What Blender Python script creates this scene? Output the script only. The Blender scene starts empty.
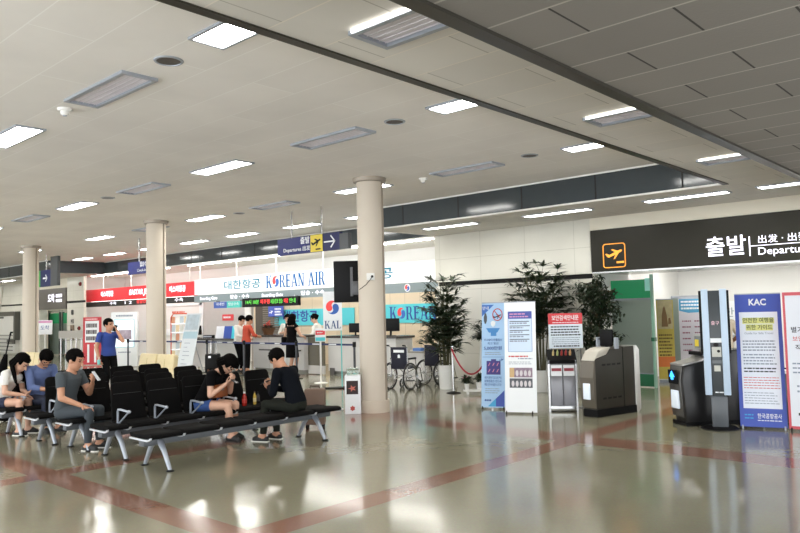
import bpy, bmesh, math, random
from mathutils import Vector, Matrix, Euler, Quaternion

random.seed(7)
S = bpy.context.scene
C = S.collection
PI = math.pi
R_ = math.radians

# ------------------------------------------------------------------ camera, world, exposure
cam_d = bpy.data.cameras.new('camera')
cam = bpy.data.objects.new('camera', cam_d)
C.objects.link(cam)
cam_d.sensor_width = 36.0
cam_d.lens = 36.0 * 721.73 / 800.0
cam_d.clip_start, cam_d.clip_end = 0.05, 200
_p, _r, _y = R_(3.524), R_(1.400), R_(132.36)
_f = Vector((math.cos(_y) * math.cos(_p), math.sin(_y) * math.cos(_p), math.sin(_p)))
_rt = Vector((math.sin(_y), -math.cos(_y), 0))
_dn = _f.cross(_rt)
_right = math.cos(_r) * _rt + math.sin(_r) * _dn
_up = -(-math.sin(_r) * _rt + math.cos(_r) * _dn)
_m = Matrix((_right, _up, -_f)).transposed().to_4x4()
_m.translation = Vector((0, 0, 1.75))
cam.matrix_world = _m
S.camera = cam

W = bpy.data.worlds.new('daylight')
S.world = W
W.use_nodes = True
_bg = W.node_tree.nodes['Background']
_bg.inputs['Color'].default_value = (0.93, 0.97, 1.0, 1)
_bg.inputs['Strength'].default_value = 2.0
LAMP = 16.0          # emission strength of the ceiling fittings
S.view_settings.view_transform = 'Standard'
S.view_settings.look = 'None'
S.view_settings.exposure = 1.1
S.view_settings.gamma = 1.0
S.view_settings.use_curve_mapping = False
try:
    S.cycles.use_denoising = True
    S.cycles.max_bounces = 7
    S.cycles.diffuse_bounces = 4
    S.cycles.glossy_bounces = 4
    S.cycles.transmission_bounces = 6
    S.cycles.sample_clamp_indirect = 6.0
except Exception:
    pass

# ------------------------------------------------------------------ materials
def lin(c):
    if isinstance(c, str):
        c = tuple(int(c[i:i + 2], 16) / 255 for i in (0, 2, 4))
    return tuple((v / 12.92 if v <= 0.04045 else ((v + 0.055) / 1.055) ** 2.4) for v in c) + (1.0,)

MATS = {}
def mat(name, col, rough=0.5, metal=0.0, var=0.06, scale=6.0, bump=0.0, emit=0.0, spec=None, trans=0.0, alpha=None):
    if name in MATS:
        return MATS[name]
    m = bpy.data.materials.new(name)
    m.use_nodes = True
    nt = m.node_tree
    b = nt.nodes['Principled BSDF']
    c = lin(col)
    b.inputs['Roughness'].default_value = rough
    b.inputs['Metallic'].default_value = metal
    if spec is not None:
        b.inputs['Specular IOR Level'].default_value = spec
    if trans:
        b.inputs['Transmission Weight'].default_value = trans
    tc = nt.nodes.new('ShaderNodeTexCoord')
    nz = nt.nodes.new('ShaderNodeTexNoise')
    nz.inputs['Scale'].default_value = scale
    nz.inputs['Detail'].default_value = 3
    nt.links.new(tc.outputs['Object'], nz.inputs['Vector'])
    mx = nt.nodes.new('ShaderNodeMix')
    mx.data_type = 'RGBA'
    mx.inputs[6].default_value = tuple(v * (1 - var) for v in c[:3]) + (1,)
    mx.inputs[7].default_value = tuple(min(1, v * (1 + var)) for v in c[:3]) + (1,)
    nt.links.new(nz.outputs['Fac'], mx.inputs[0])
    nt.links.new(mx.outputs[2], b.inputs['Base Color'])
    if emit:
        nt.links.new(mx.outputs[2], b.inputs['Emission Color'])
        b.inputs['Emission Strength'].default_value = emit
    if bump:
        bp = nt.nodes.new('ShaderNodeBump')
        bp.inputs['Strength'].default_value = bump
        bp.inputs['Distance'].default_value = 0.01
        nt.links.new(nz.outputs['Fac'], bp.inputs['Height'])
        nt.links.new(bp.outputs['Normal'], b.inputs['Normal'])
    MATS[name] = m
    return m

def brick_mat(name, col, mortar, bw, rh, ms, rough=0.6, var=0.04, off=0.5, plane='XY', spec=0.5, bump=0.0, shift=(0, 0), dirt=0.05, line=None):
    """panels laid in courses, in metres; plane says which world axes carry the courses"""
    m = bpy.data.materials.new(name)
    m.use_nodes = True
    nt = m.node_tree
    b = nt.nodes['Principled BSDF']
    b.inputs['Roughness'].default_value = rough
    b.inputs['Specular IOR Level'].default_value = spec
    g = nt.nodes.new('ShaderNodeNewGeometry')
    sp = nt.nodes.new('ShaderNodeSeparateXYZ')
    nt.links.new(g.outputs['Position'], sp.inputs[0])
    cb = nt.nodes.new('ShaderNodeCombineXYZ')
    for k, a in enumerate(plane):
        ad = nt.nodes.new('ShaderNodeMath')
        ad.operation = 'ADD'
        ad.inputs[1].default_value = shift[k] + 200 * (bw, rh)[k]
        nt.links.new(sp.outputs[a], ad.inputs[0])
        nt.links.new(ad.outputs[0], cb.inputs[k])
    br = nt.nodes.new('ShaderNodeTexBrick')
    br.offset = off
    br.inputs['Scale'].default_value = 1.0
    br.inputs['Brick Width'].default_value = bw
    br.inputs['Row Height'].default_value = rh
    br.inputs['Mortar Size'].default_value = ms
    br.inputs['Mortar Smooth'].default_value = 0.0
    br.inputs['Bias'].default_value = 0.0
    c = lin(col)
    br.inputs['Color1'].default_value = tuple(v * (1 - var) for v in c[:3]) + (1,)
    br.inputs['Color2'].default_value = tuple(v * (1 + var) for v in c[:3]) + (1,)
    br.inputs['Mortar'].default_value = lin(mortar)
    nt.links.new(cb.outputs[0], br.inputs['Vector'])
    nz = nt.nodes.new('ShaderNodeTexNoise')
    nz.inputs['Scale'].default_value = 0.9
    nz.inputs['Detail'].default_value = 5
    nt.links.new(g.outputs['Position'], nz.inputs['Vector'])
    mr = nt.nodes.new('ShaderNodeMapRange')
    mr.inputs['From Min'].default_value = 0.3
    mr.inputs['From Max'].default_value = 0.7
    mr.inputs['To Min'].default_value = 1 - dirt
    mr.inputs['To Max'].default_value = 1 + dirt
    nt.links.new(nz.outputs['Fac'], mr.inputs['Value'])
    ml = nt.nodes.new('ShaderNodeMix')
    ml.data_type = 'RGBA'
    ml.blend_type = 'MULTIPLY'
    ml.inputs[0].default_value = 1
    src = br.outputs['Color']
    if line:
        # the long joints are drawn as pale lines
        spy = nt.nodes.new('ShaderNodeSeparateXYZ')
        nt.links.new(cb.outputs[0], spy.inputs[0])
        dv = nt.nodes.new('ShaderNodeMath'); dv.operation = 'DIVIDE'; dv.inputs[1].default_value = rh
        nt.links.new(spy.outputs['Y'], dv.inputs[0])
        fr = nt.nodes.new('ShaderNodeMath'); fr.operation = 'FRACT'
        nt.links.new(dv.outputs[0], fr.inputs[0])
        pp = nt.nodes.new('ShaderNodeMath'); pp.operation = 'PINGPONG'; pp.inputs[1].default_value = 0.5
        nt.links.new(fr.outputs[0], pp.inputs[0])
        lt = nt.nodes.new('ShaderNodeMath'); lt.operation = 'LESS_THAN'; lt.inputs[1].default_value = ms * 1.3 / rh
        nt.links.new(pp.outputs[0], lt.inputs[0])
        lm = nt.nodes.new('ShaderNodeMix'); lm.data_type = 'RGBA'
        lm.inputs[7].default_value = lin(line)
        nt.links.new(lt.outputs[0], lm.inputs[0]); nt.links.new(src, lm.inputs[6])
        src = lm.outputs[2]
    nt.links.new(src, ml.inputs[6])
    nt.links.new(mr.outputs[0], ml.inputs[7])
    nt.links.new(ml.outputs[2], b.inputs['Base Color'])
    if bump:
        n2 = nt.nodes.new('ShaderNodeTexNoise')
        n2.inputs['Scale'].default_value = 60
        nt.links.new(g.outputs['Position'], n2.inputs['Vector'])
        bp = nt.nodes.new('ShaderNodeBump')
        bp.inputs['Strength'].default_value = bump
        bp.inputs['Distance'].default_value = 0.004
        nt.links.new(n2.outputs['Fac'], bp.inputs['Height'])
        nt.links.new(bp.outputs['Normal'], b.inputs['Normal'])
    return m

def floor_material():
    m = bpy.data.materials.new('polished floor')
    m.use_nodes = True
    nt = m.node_tree
    L = nt.links.new
    b = nt.nodes['Principled BSDF']
    g = nt.nodes.new('ShaderNodeNewGeometry')
    sp = nt.nodes.new('ShaderNodeSeparateXYZ')
    L(g.outputs['Position'], sp.inputs[0])
    def band(axis, lo, hi):
        a = nt.nodes.new('ShaderNodeMath'); a.operation = 'GREATER_THAN'; a.inputs[1].default_value = lo
        c = nt.nodes.new('ShaderNodeMath'); c.operation = 'LESS_THAN'; c.inputs[1].default_value = hi
        d = nt.nodes.new('ShaderNodeMath'); d.operation = 'MULTIPLY'
        L(sp.outputs[axis], a.inputs[0]); L(sp.outputs[axis], c.inputs[0])
        L(a.outputs[0], d.inputs[0]); L(c.outputs[0], d.inputs[1])
        return d.outputs[0]
    acc = None
    for ax, lo, hi in (('Y', 3.24, 3.56), ('Y', 8.45, 8.98), ('X', -8.72, -8.38), ('X', -5.0, -4.68), ('X', -1.3, -0.98), ('X', -12.3, -11.98), ('X', -15.9, -15.6)):
        o = band(ax, lo, hi)
        if acc is None:
            acc = o
        else:
            x = nt.nodes.new('ShaderNodeMath'); x.operation = 'MAXIMUM'
            L(acc, x.inputs[0]); L(o, x.inputs[1]); acc = x.outputs[0]
    n1 = nt.nodes.new('ShaderNodeTexNoise'); n1.inputs['Scale'].default_value = 0.8; n1.inputs['Detail'].default_value = 6
    n2 = nt.nodes.new('ShaderNodeTexNoise'); n2.inputs['Scale'].default_value = 45; n2.inputs['Detail'].default_value = 2
    L(g.outputs['Position'], n1.inputs['Vector']); L(g.outputs['Position'], n2.inputs['Vector'])
    r1 = nt.nodes.new('ShaderNodeMix'); r1.data_type = 'RGBA'
    r1.inputs[6].default_value = lin('85816d'); r1.inputs[7].default_value = lin('9b9780')
    L(n1.outputs['Fac'], r1.inputs[0])
    r2 = nt.nodes.new('ShaderNodeMix'); r2.data_type = 'RGBA'
    r2.inputs[6].default_value = lin('85604f'); r2.inputs[7].default_value = lin('976f5d')
    L(n1.outputs['Fac'], r2.inputs[0])
    mx = nt.nodes.new('ShaderNodeMix'); mx.data_type = 'RGBA'
    L(acc, mx.inputs[0]); L(r1.outputs[2], mx.inputs[6]); L(r2.outputs[2], mx.inputs[7])
    sp2 = nt.nodes.new('ShaderNodeMix'); sp2.data_type = 'RGBA'; sp2.blend_type = 'MULTIPLY'; sp2.inputs[0].default_value = 0.25
    L(mx.outputs[2], sp2.inputs[6]); L(n2.outputs['Color'], sp2.inputs[7])
    L(sp2.outputs[2], b.inputs['Base Color'])
    b.inputs['Roughness'].default_value = 0.13
    b.inputs['Specular IOR Level'].default_value = 0.75
    n3 = nt.nodes.new('ShaderNodeTexNoise'); n3.inputs['Scale'].default_value = 2.6; n3.inputs['Detail'].default_value = 3
    L(g.outputs['Position'], n3.inputs['Vector'])
    bp = nt.nodes.new('ShaderNodeBump'); bp.inputs['Strength'].default_value = 0.22; bp.inputs['Distance'].default_value = 0.012
    L(n3.outputs['Fac'], bp.inputs['Height']); L(bp.outputs['Normal'], b.inputs['Normal'])
    return m

black_plastic = mat('black plastic', '0b0b0d', 0.5, spec=0.2)
black_cloth = mat('black fabric', '0b0b0c', 0.9, scale=60, bump=0.2, spec=0.1)
seat_black = mat('black seat leather', '0b0a0a', 0.85, scale=30, bump=0.1, spec=0.1)
alu = mat('grey painted metal', 'a4aab4', 0.35, 0.35)
steel = mat('brushed steel', 'b8b8b8', 0.25, 0.9)
chrome = mat('chrome', 'd8d8d8', 0.08, 1.0)
beam_grey = mat('grey steel beam', '5d6166', 0.5, 0.3)
white_paint = mat('white paint', 'e9e8e4', 0.5)
white_board = mat('white board', 'eceff2', 0.45, var=0.02)
white_gloss = mat('white glazed pot', 'e8e8e6', 0.2)
cream = mat('cream leather', 'd9c9a0', 0.5, scale=20, bump=0.1)
col_paint = mat('cream column paint', 'ccc1b2', 0.55, var=0.03, scale=2)
green_leaf = mat('palm leaf', '25331d', 0.5, var=0.35, scale=9)
green_leaf2 = mat('fig leaf', '1d2b17', 0.45, var=0.35, scale=9)
stem_m = mat('palm cane', '4c4a2e', 0.7, var=0.2)
soil = mat('soil', '2b2119', 0.95, bump=0.5, scale=40)
dark_glass = mat('dark fascia glass', '3e4549', 0.12, var=0.05, spec=0.6)
dark_trim = mat('dark ceiling trim', '3d3a33', 0.35, 0.4)
black_void = mat('black recess', '0d0d0c', 0.7)
ink = mat('dark ink', '2a2d38', 0.6)
ink_blue = mat('blue ink', '2a4c9c', 0.6)
ink_red = mat('red ink', 'c43b3b', 0.6)
ink_grey = mat('pale grey ink', '8e97a8', 0.6)
red_m = mat('sign red', 'd8323a', 0.4, var=0.03)
blue_m = mat('banner blue', '3f55b4', 0.45, var=0.03)
cyan_m = mat('cyan panel', '4fc4cf', 0.45, var=0.03)
yellow_m = mat('sign yellow', 'e0c93c', 0.45, var=0.03)
glass_m = mat('clear glass', 'd8ece4', 0.05, trans=0.95, var=0.0)
frost_m = mat('frosted glass', '87958c', 0.35, trans=0.6, var=0.02)
green_band = mat('green glass film', '1fa468', 0.4, var=0.03)
lamp_m = mat('lit diffuser', 'fffdf6', 0.5, var=0.0, emit=LAMP)
under_m = mat('dim lit strip', 'fffdf6', 0.5, var=0.0, emit=LAMP * 0.13)
strip_m = mat('lit strip', 'fffdf6', 0.5, var=0.0, emit=LAMP * 0.7)
led_green = mat('green led', '5fd04a', 0.5, var=0.0, emit=0.6)
led_red = mat('red led', 'f03a3a', 0.5, var=0.0, emit=0.8)
led_white = mat('lit white letter', 'f2f0ff', 0.5, var=0.0, emit=0.75)
led_orange = mat('lit orange letter', 'e8962c', 0.5, var=0.0, emit=0.45)
led_blue = mat('lit blue arrow', '2f8cf0', 0.5, var=0.0, emit=2.0)
sign_white = mat('backlit white sign', 'dcdee0', 0.5, var=0.0, emit=0.26)
sign_red = mat('backlit red sign', 'dc2833', 0.4, var=0.0, emit=0.12)
ink_ka = mat('airline lettering blue', '0d64a8', 0.6, var=0.0, emit=0.02, spec=.1)
ink_kr = mat('airline emblem red', 'd8403f', 0.5, var=0.0, emit=0.2)
sk1 = mat('skin', 'c08d70', 0.55, var=0.08, scale=12)
sk2 = mat('light skin', 'd2a58c', 0.55, var=0.06, scale=12)
sk3 = mat('brown skin', '8a5a40', 0.55, var=0.06, scale=12)
hair_m = mat('black hair', '090706', 0.85, var=0.25, scale=60, bump=0.4, spec=0.06)
eye_m = mat('dark eye', '20140f', 0.2)

# ------------------------------------------------------------------ mesh helpers
class MB:
    def __init__(self):
        self.bm = bmesh.new()
    def box(self, x0, x1, y0, y1, z0, z1):
        v = [self.bm.verts.new(p) for p in ((x0, y0, z0), (x1, y0, z0), (x1, y1, z0), (x0, y1, z0), (x0, y0, z1), (x1, y0, z1), (x1, y1, z1), (x0, y1, z1))]
        for f in ((3, 2, 1, 0), (4, 5, 6, 7), (0, 1, 5, 4), (1, 2, 6, 5), (2, 3, 7, 6), (3, 0, 4, 7)):
            self.bm.faces.new([v[i] for i in f])
        return self
    def obox(self, c, size, rot=None):
        a = len(self.bm.verts)
        sx, sy, sz = (s / 2 for s in size)
        self.box(-sx, sx, -sy, sy, -sz, sz)
        self.bm.verts.ensure_lookup_table()
        M = rot.to_matrix() if isinstance(rot, (Euler, Quaternion)) else (rot or Matrix.Identity(3))
        for v in self.bm.verts[a:]:
            v.co = M @ v.co + Vector(c)
        return self
    def cyl(self, p0, p1, r0, r1=None, n=14, cap=True):
        p0, p1 = Vector(p0), Vector(p1)
        r1 = r0 if r1 is None else r1
        d = (p1 - p0).normalized()
        a = d.orthogonal().normalized()
        b = d.cross(a)
        A, B = [], []
        for i in range(n):
            t = 2 * PI * i / n
            o = a * math.cos(t) + b * math.sin(t)
            A.append(self.bm.verts.new(p0 + o * r0)); B.append(self.bm.verts.new(p1 + o * r1))
        for i in range(n):
            j = (i + 1) % n
            self.bm.faces.new((A[i], A[j], B[j], B[i]))
        if cap:
            self.bm.faces.new(A[::-1]); self.bm.faces.new(B)
        return self
    def tube(self, pts, r, n=8, closed=False):
        pts = [Vector(p) for p in pts]
        rs = r if isinstance(r, (list, tuple)) else [r] * len(pts)
        rings = []
        up = None
        N = len(pts)
        for i, p in enumerate(pts):
            if closed:
                d = (pts[(i + 1) % N] - pts[i - 1]).normalized()
            else:
                d = (pts[min(i + 1, N - 1)] - pts[max(i - 1, 0)]).normalized()
            a = d.orthogonal().normalized() if up is None else (up - d * up.dot(d)).normalized()
            up = a
            b = d.cross(a)
            rings.append([self.bm.verts.new(p + (a * math.cos(2 * PI * k / n) + b * math.sin(2 * PI * k / n)) * rs[i]) for k in range(n)])
        last = N if closed else N - 1
        for i in range(last):
            A, B = rings[i], rings[(i + 1) % N]
            for k in range(n):
                self.bm.faces.new((A[k], A[(k + 1) % n], B[(k + 1) % n], B[k]))
        if not closed:
            self.bm.faces.new(rings[0][::-1]); self.bm.faces.new(rings[-1])
        return self
    def sph(self, c, r, u=14, v=9, M=None):
        r = (r, r, r) if not isinstance(r, (tuple, list)) else r
        c = Vector(c)
        M = M or Matrix.Identity(3)
        top = self.bm.verts.new(c + M @ Vector((0, 0, r[2])))
        bot = self.bm.verts.new(c + M @ Vector((0, 0, -r[2])))
        rows = []
        for i in range(1, v):
            ph = PI * i / v
            rows.append([self.bm.verts.new(c + M @ Vector((r[0] * math.sin(ph) * math.cos(2 * PI * k / u), r[1] * math.sin(ph) * math.sin(2 * PI * k / u), r[2] * math.cos(ph)))) for k in range(u)])
        for k in range(u):
            self.bm.faces.new((top, rows[0][k], rows[0][(k + 1) % u]))
            self.bm.faces.new((bot, rows[-1][(k + 1) % u], rows[-1][k]))
            for i in range(len(rows) - 1):
                self.bm.faces.new((rows[i][k], rows[i + 1][k], rows[i + 1][(k + 1) % u], rows[i][(k + 1) % u]))
        return self
    def prism(self, poly, axis, c0, c1):
        """poly: (a, b) pairs in the plane normal to axis (x: y,z  y: x,z  z: x,y)"""
        def P(a, b, c):
            return {'x': (c, a, b), 'y': (a, c, b), 'z': (a, b, c)}[axis]
        A = [self.bm.verts.new(P(a, b, c0)) for a, b in poly]
        B = [self.bm.verts.new(P(a, b, c1)) for a, b in poly]
        n = len(poly)
        for i in range(n):
            self.bm.faces.new((A[i], A[(i + 1) % n], B[(i + 1) % n], B[i]))
        self.bm.faces.new(A[::-1]); self.bm.faces.new(B)
        return self
    def lathe(self, prof, n=24, c=(0, 0, 0), sx=1, sy=1):
        rings = []
        for r, z in prof:
            rings.append([self.bm.verts.new((c[0] + sx * r * math.cos(2 * PI * k / n), c[1] + sy * r * math.sin(2 * PI * k / n), c[2] + z)) for k in range(n)])
        for A, B in zip(rings, rings[1:]):
            for k in range(n):
                self.bm.faces.new((A[k], A[(k + 1) % n], B[(k + 1) % n], B[k]))
        self.bm.faces.new(rings[0][::-1]); self.bm.faces.new(rings[-1])
        return self
    def loft(self, rings):
        V = [[self.bm.verts.new(p) for p in r] for r in rings]
        n = len(V[0])
        for A, B in zip(V, V[1:]):
            for k in range(n):
                self.bm.faces.new((A[k], A[(k + 1) % n], B[(k + 1) % n], B[k]))
        self.bm.faces.new(V[0][::-1]); self.bm.faces.new(V[-1])
        return self
    def leaf(self, p, d, L, w, up=Vector((0, 0, 1)), droop=0.25):
        """a folded blade of four quads"""
        p, d = Vector(p), Vector(d).normalized()
        s = d.cross(up)
        s = s.normalized() if s.length > 1e-4 else Vector((1, 0, 0))
        mid = []
        for i in range(4):
            t = i / 3
            mid.append(p + d * L * t - Vector((0, 0, droop * L * t * t)))
        ws = (0.25, 1.0, 0.75, 0.06)
        nrm = s.cross(d)
        l = [self.bm.verts.new(mid[i] + s * w * ws[i] + nrm * w * 0.25 * ws[i]) for i in range(4)]
        c = [self.bm.verts.new(mid[i]) for i in range(4)]
        r = [self.bm.verts.new(mid[i] - s * w * ws[i] + nrm * w * 0.25 * ws[i]) for i in range(4)]
        for i in range(3):
            self.bm.faces.new((l[i], c[i], c[i + 1], l[i + 1]))
            self.bm.faces.new((c[i], r[i], r[i + 1], c[i + 1]))
        return self
    def build(self, name, m, parent=None, smooth=False, bevel=0.0, seg=2, loc=None, rot=None, fix=True):
        if fix:
            bmesh.ops.recalc_face_normals(self.bm, faces=self.bm.faces)
        if bevel:
            es = [e for e in self.bm.edges if len(e.link_faces) == 2 and e.calc_face_angle(0) > 0.5]
            bmesh.ops.bevel(self.bm, geom=es, offset=bevel, segments=seg, affect='EDGES', profile=0.5, clamp_overlap=True)
        me = bpy.data.meshes.new(name)
        self.bm.to_mesh(me)
        self.bm.free()
        for q in (m if isinstance(m, (list, tuple)) else [m]):
            me.materials.append(q)
        if smooth or bevel:
            for p in me.polygons:
                p.use_smooth = True
            me.set_sharp_from_angle(angle=R_(38))
        o = bpy.data.objects.new(name, me)
        C.objects.link(o)
        if parent:
            o.parent = parent
        if loc is not None:
            o.location = loc
        if rot is not None:
            o.rotation_euler = rot
        return o

def tag(o, label, cat, group=None):
    o['label'] = label
    o['category'] = cat
    if group:
        o['group'] = group
    return o

def thing(name, label, cat, loc=(0, 0, 0), rotz=0.0, group=None):
    o = bpy.data.objects.new(name, None)
    o.empty_display_size = 0.1
    C.objects.link(o)
    o.location = loc
    o.rotation_euler = (0, 0, rotz)
    return tag(o, label, cat, group)

def struct(o):
    o['kind'] = 'structure'
    return o

def dup(root, loc, rotz=None, label=None):
    r = root.copy()
    C.objects.link(r)
    r.location = loc
    if rotz is not None:
        r.rotation_euler = (0, 0, rotz)
    if label:
        r['label'] = label
    for ch in list(root.children):
        c = ch.copy(); C.objects.link(c); c.parent = r
        for g in list(ch.children):
            d = g.copy(); C.objects.link(d); d.parent = c
    return r

def text(body, size, m, parent, loc, rot=(PI / 2, 0, 0), name='lettering', width=None, ext=0.002, bold=0.0, align='CENTER', shear=0.0):
    cu = bpy.data.curves.new('t', 'FONT')
    cu.body = body
    cu.size = size
    cu.align_x = align
    cu.align_y = 'CENTER'
    cu.extrude = ext
    cu.offset = bold * size
    cu.shear = shear
    cu.resolution_u = 3
    o = bpy.data.objects.new('t', cu)
    C.objects.link(o)
    dg = bpy.context.evaluated_depsgraph_get()
    me = bpy.data.meshes.new_from_object(o.evaluated_get(dg))
    bpy.data.objects.remove(o)
    bpy.data.curves.remove(cu)
    if width and len(me.vertices):
        xs = [v.co.x for v in me.vertices]
        k = width / max(1e-6, max(xs) - min(xs))
        for v in me.vertices:
            v.co.x *= k
    me.materials.clear()
    me.materials.append(m)
    me.name = name
    t = bpy.data.objects.new(name, me)
    C.objects.link(t)
    t.parent = parent
    t.location = loc
    t.rotation_euler = rot
    return t

def lines(mb, x0, x1, ztop, n, pitch, h, y=-0.001, ragged=0.25, words=True, rnd=None):
    """rows of small printed words, as thin raised dashes on the front (-y) of a board"""
    q = rnd or random
    for i in range(n):
        z = ztop - i * pitch
        x = x0
        end = x1 - (x1 - x0) * ragged * q.random()
        while x < end - 0.005:
            w = min(q.uniform(0.02, 0.06) if words else end - x, end - x)
            mb.box(x, x + w, y - 0.001, y, z - h, z)
            x += w + 0.009
    return mb

FACE = R_(42.36)     # a board turned square to the hall's entrance side


# ------------------------------------------------------------------ the hall itself
HI, LO, RT = 4.13, 3.63, 3.14          # three ceiling levels
ceil_hi = brick_mat('painted ceiling panels', 'ebe7e2', 'f5f3ef', 2.4, 0.55, 0.006, rough=0.75, var=0.02, bump=0.05)
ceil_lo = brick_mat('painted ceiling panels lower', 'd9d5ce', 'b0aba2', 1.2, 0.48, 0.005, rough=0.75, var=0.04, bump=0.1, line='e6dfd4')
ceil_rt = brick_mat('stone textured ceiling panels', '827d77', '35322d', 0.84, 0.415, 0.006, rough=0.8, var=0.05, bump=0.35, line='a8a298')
marble_shaded = brick_mat('cream stone wall, lower tiles', 'c6c3b8', 'aaa79c', 1.26, 0.78, 0.004, rough=0.15, var=0.02, off=0.0, plane='XZ', shift=(0.2, 0.1))  # same stone lower down, its shade put into a greyer colour
marble = brick_mat('cream stone wall', 'd5d2c6', 'b5b1a4', 1.26, 0.78, 0.004, rough=0.22, var=0.02, off=0.0, plane='XZ', shift=(0.2, 0.1))
wall_white = mat('white wall paint', 'e4e3e1', 0.6, var=0.02, scale=1)
wall_cream = mat('cream wall paint', 'ddd6c4', 0.55, var=0.02, scale=1)
beige_panel = brick_mat('beige wall panels', 'd9c6ab', 'a8977f', 0.62, 3.0, 0.006, rough=0.5, var=0.02, off=0.0, plane='XZ')

struct(MB().box(-46, 4, -4, 20.5, -0.12, 0).build('floor', floor_material()))

c = MB()
c.box(-46, -3.83, -4, 11.87, HI, HI + 0.25)
c.box(-30.0, -11.70, 11.87, 14.22, HI, HI + 0.25)
struct(c.build('ceiling', ceil_hi))
c = MB()
c.box(-11.70, -2.1, 11.87, 14.16, LO, LO + 0.75)
c.box(-3.83, -2.1, -4, 11.87, LO, LO + 0.75)
c.box(-46, -30.0, 11.87, 14.16, LO, LO + 0.75)
c.box(-33.0, -11.70, 14.22, 17.2, LO, LO + 0.75)
struct(c.build('ceiling', ceil_lo))
struct(MB().box(-2.1, 4, -4, 14.16, RT, RT + 1.24).build('ceiling', ceil_rt))
# dark metal edging along the two steps in the ceiling
struct(MB().box(-3.84, -3.76, -4, 11.87, LO - 0.015, LO + 0.02).build('trim_1', dark_trim))
struct(MB().box(-2.11, -2.02, -4, 14.1, RT - 0.02, RT + 0.02).build('trim_2', dark_trim))
# dark glazed fascias where the ceiling steps down
def fascia(n, x0, x1, y, pitch):
    t = struct(MB().box(x0, x1, y - 0.03, y - 0.002, LO + 0.02, HI - 0.03).build('trim_%d' % n, dark_glass))
    j = MB()
    x = x0 + pitch * 0.6
    while x < x1:
        j.box(x - 0.012, x + 0.012, y - 0.036, y - 0.03, LO + 0.02, HI - 0.03)
        x += pitch
    j.build('joint', black_void, t)
    MB().box(x0, x1, y - 0.045, y - 0.002, LO - 0.012, LO + 0.02).box(x0, x1, y - 0.04, y - 0.002, HI - 0.03, HI - 0.001).build('edge_strip', white_paint, t)
fascia(3, -11.6, -3.84, 11.87, 1.55)
fascia(4, -30.0, -11.56, 14.22, 1.9)
fascia(5, -45.9, -29.98, 11.87, 1.55)
struct(MB().box(-30.0, -29.97, 11.87, 14.19, LO, HI - 0.01).build('trim_6', dark_glass))

# walls
struct(MB().box(-11.70, -7.37, 14.16, 14.46, 0, 2.345).build('wall_departures', marble_shaded))
c = MB().box(-11.70, -7.37, 14.16, 14.46, 2.45, LO).box(-11.70, -7.37, 14.26, 14.46, 2.345, 2.45)
wm = struct(c.build('wall_departures', marble))
MB().box(-11.66, -7.4, 14.252, 14.262, 2.345, 2.45).build('recess_strip', black_void, wm)
c = MB().box(-7.37, 4, 14.16, 14.4, 3.37, LO + 0.1)
struct(c.build('wall_header', wall_cream))
# marble pier and wall around the arrivals side
c = MB().box(-33.62, -31.9, 14.16, 14.27, 0, 2.47).box(-33.62, -31.9, 14.16, 14.27, 2.57, LO).box(-33.62, -31.9, 14.25, 14.27, 2.47, 2.57)
wp = struct(c.build('wall_pier', marble))
MB().box(-33.6, -31.92, 14.24, 14.252, 2.47, 2.57).build('recess_strip', black_void, wp)
c = MB().box(-45.5, -36.72, 14.16, 14.5, 0, 2.5).box(-45.5, -36.72, 14.16, 14.5, 2.58, LO).box(-45.5, -36.72, 14.25, 14.5, 2.5, 2.58)
wa = struct(c.build('wall_arrivals', marble))
MB().box(-45.4, -36.74, 14.24, 14.252, 2.5, 2.58).build('recess_strip', black_void, wa)
struct(MB().box(-36.72, -33.62, 14.16, 14.4, 3.2, LO).build('wall_header', wall_cream))
struct(MB().box(-46, -45.5, -4, 17, 0, HI).build('wall_left', wall_cream))
# behind the counters
struct(MB().box(-33.0, -22.6, 16.5, 16.75, 0, LO).build('wall_counter', wall_white))
struct(MB().box(-22.6, -11.70, 16.5, 16.75, 0, 2.32).build('wall_counter', beige_panel))
struct(MB().box(-22.6, -11.70, 16.5, 16.75, 2.32, LO).build('wall_counter', wall_white))
struct(MB().box(-33.0, -32.75, 14.5, 16.5, 0, LO).build('wall_counter', wall_white))
struct(MB().box(-11.70, -11.3, 14.46, 16.75, 0, LO).build('wall_counter', wall_white))
# rooms behind the two openings
struct(MB().box(-7.37, 2.0, 18.9, 19.1, 0, 3.0).build('wall_lounge', wall_white))
struct(MB().box(-7.6, -7.37, 14.46, 19.0, 0, 3.0).build('wall_lounge', wall_white))
struct(MB().box(1.8, 2.0, 14.4, 19.0, 0, 3.0).build('wall_lounge', wall_white))
struct(MB().box(-7.37, 2.0, 14.4, 18.9, 2.9, 3.0).build('ceiling_lounge', white_paint))
struct(MB().box(-37.5, -33.0, 17.6, 17.8, 0, 3.0).build('wall_corridor', wall_cream))
struct(MB().box(-37.7, -37.5, 14.5, 17.7, 0, 3.0).build('wall_corridor', wall_cream))
struct(MB().box(-37.5, -33.0, 14.5, 17.7, 2.9, 3.0).build('ceiling_corridor', white_paint))

# ------------------------------------------------------------------ ceiling fittings
def fitting(label, x, y, z, group, L=1.25, Wd=0.30, strong=True):
    t = thing('ceiling_light', label, 'ceiling light', (x, y, z), 0, group)
    f = MB()
    a, b = L / 2, Wd / 2
    for q in ((-a - .03, a + .03, -b - .03, -b), (-a - .03, a + .03, b, b + .03), (-a - .03, -a, -b, b), (a, a + .03, -b, b)):
        f.box(q[0], q[1], q[2], q[3], -0.022, 0.004)
    f.build('frame', alu, t)
    MB().box(-a, a, -b, b, -0.012, -0.002).build('diffuser', lamp_m if strong else strip_m, t)
    return t

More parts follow.
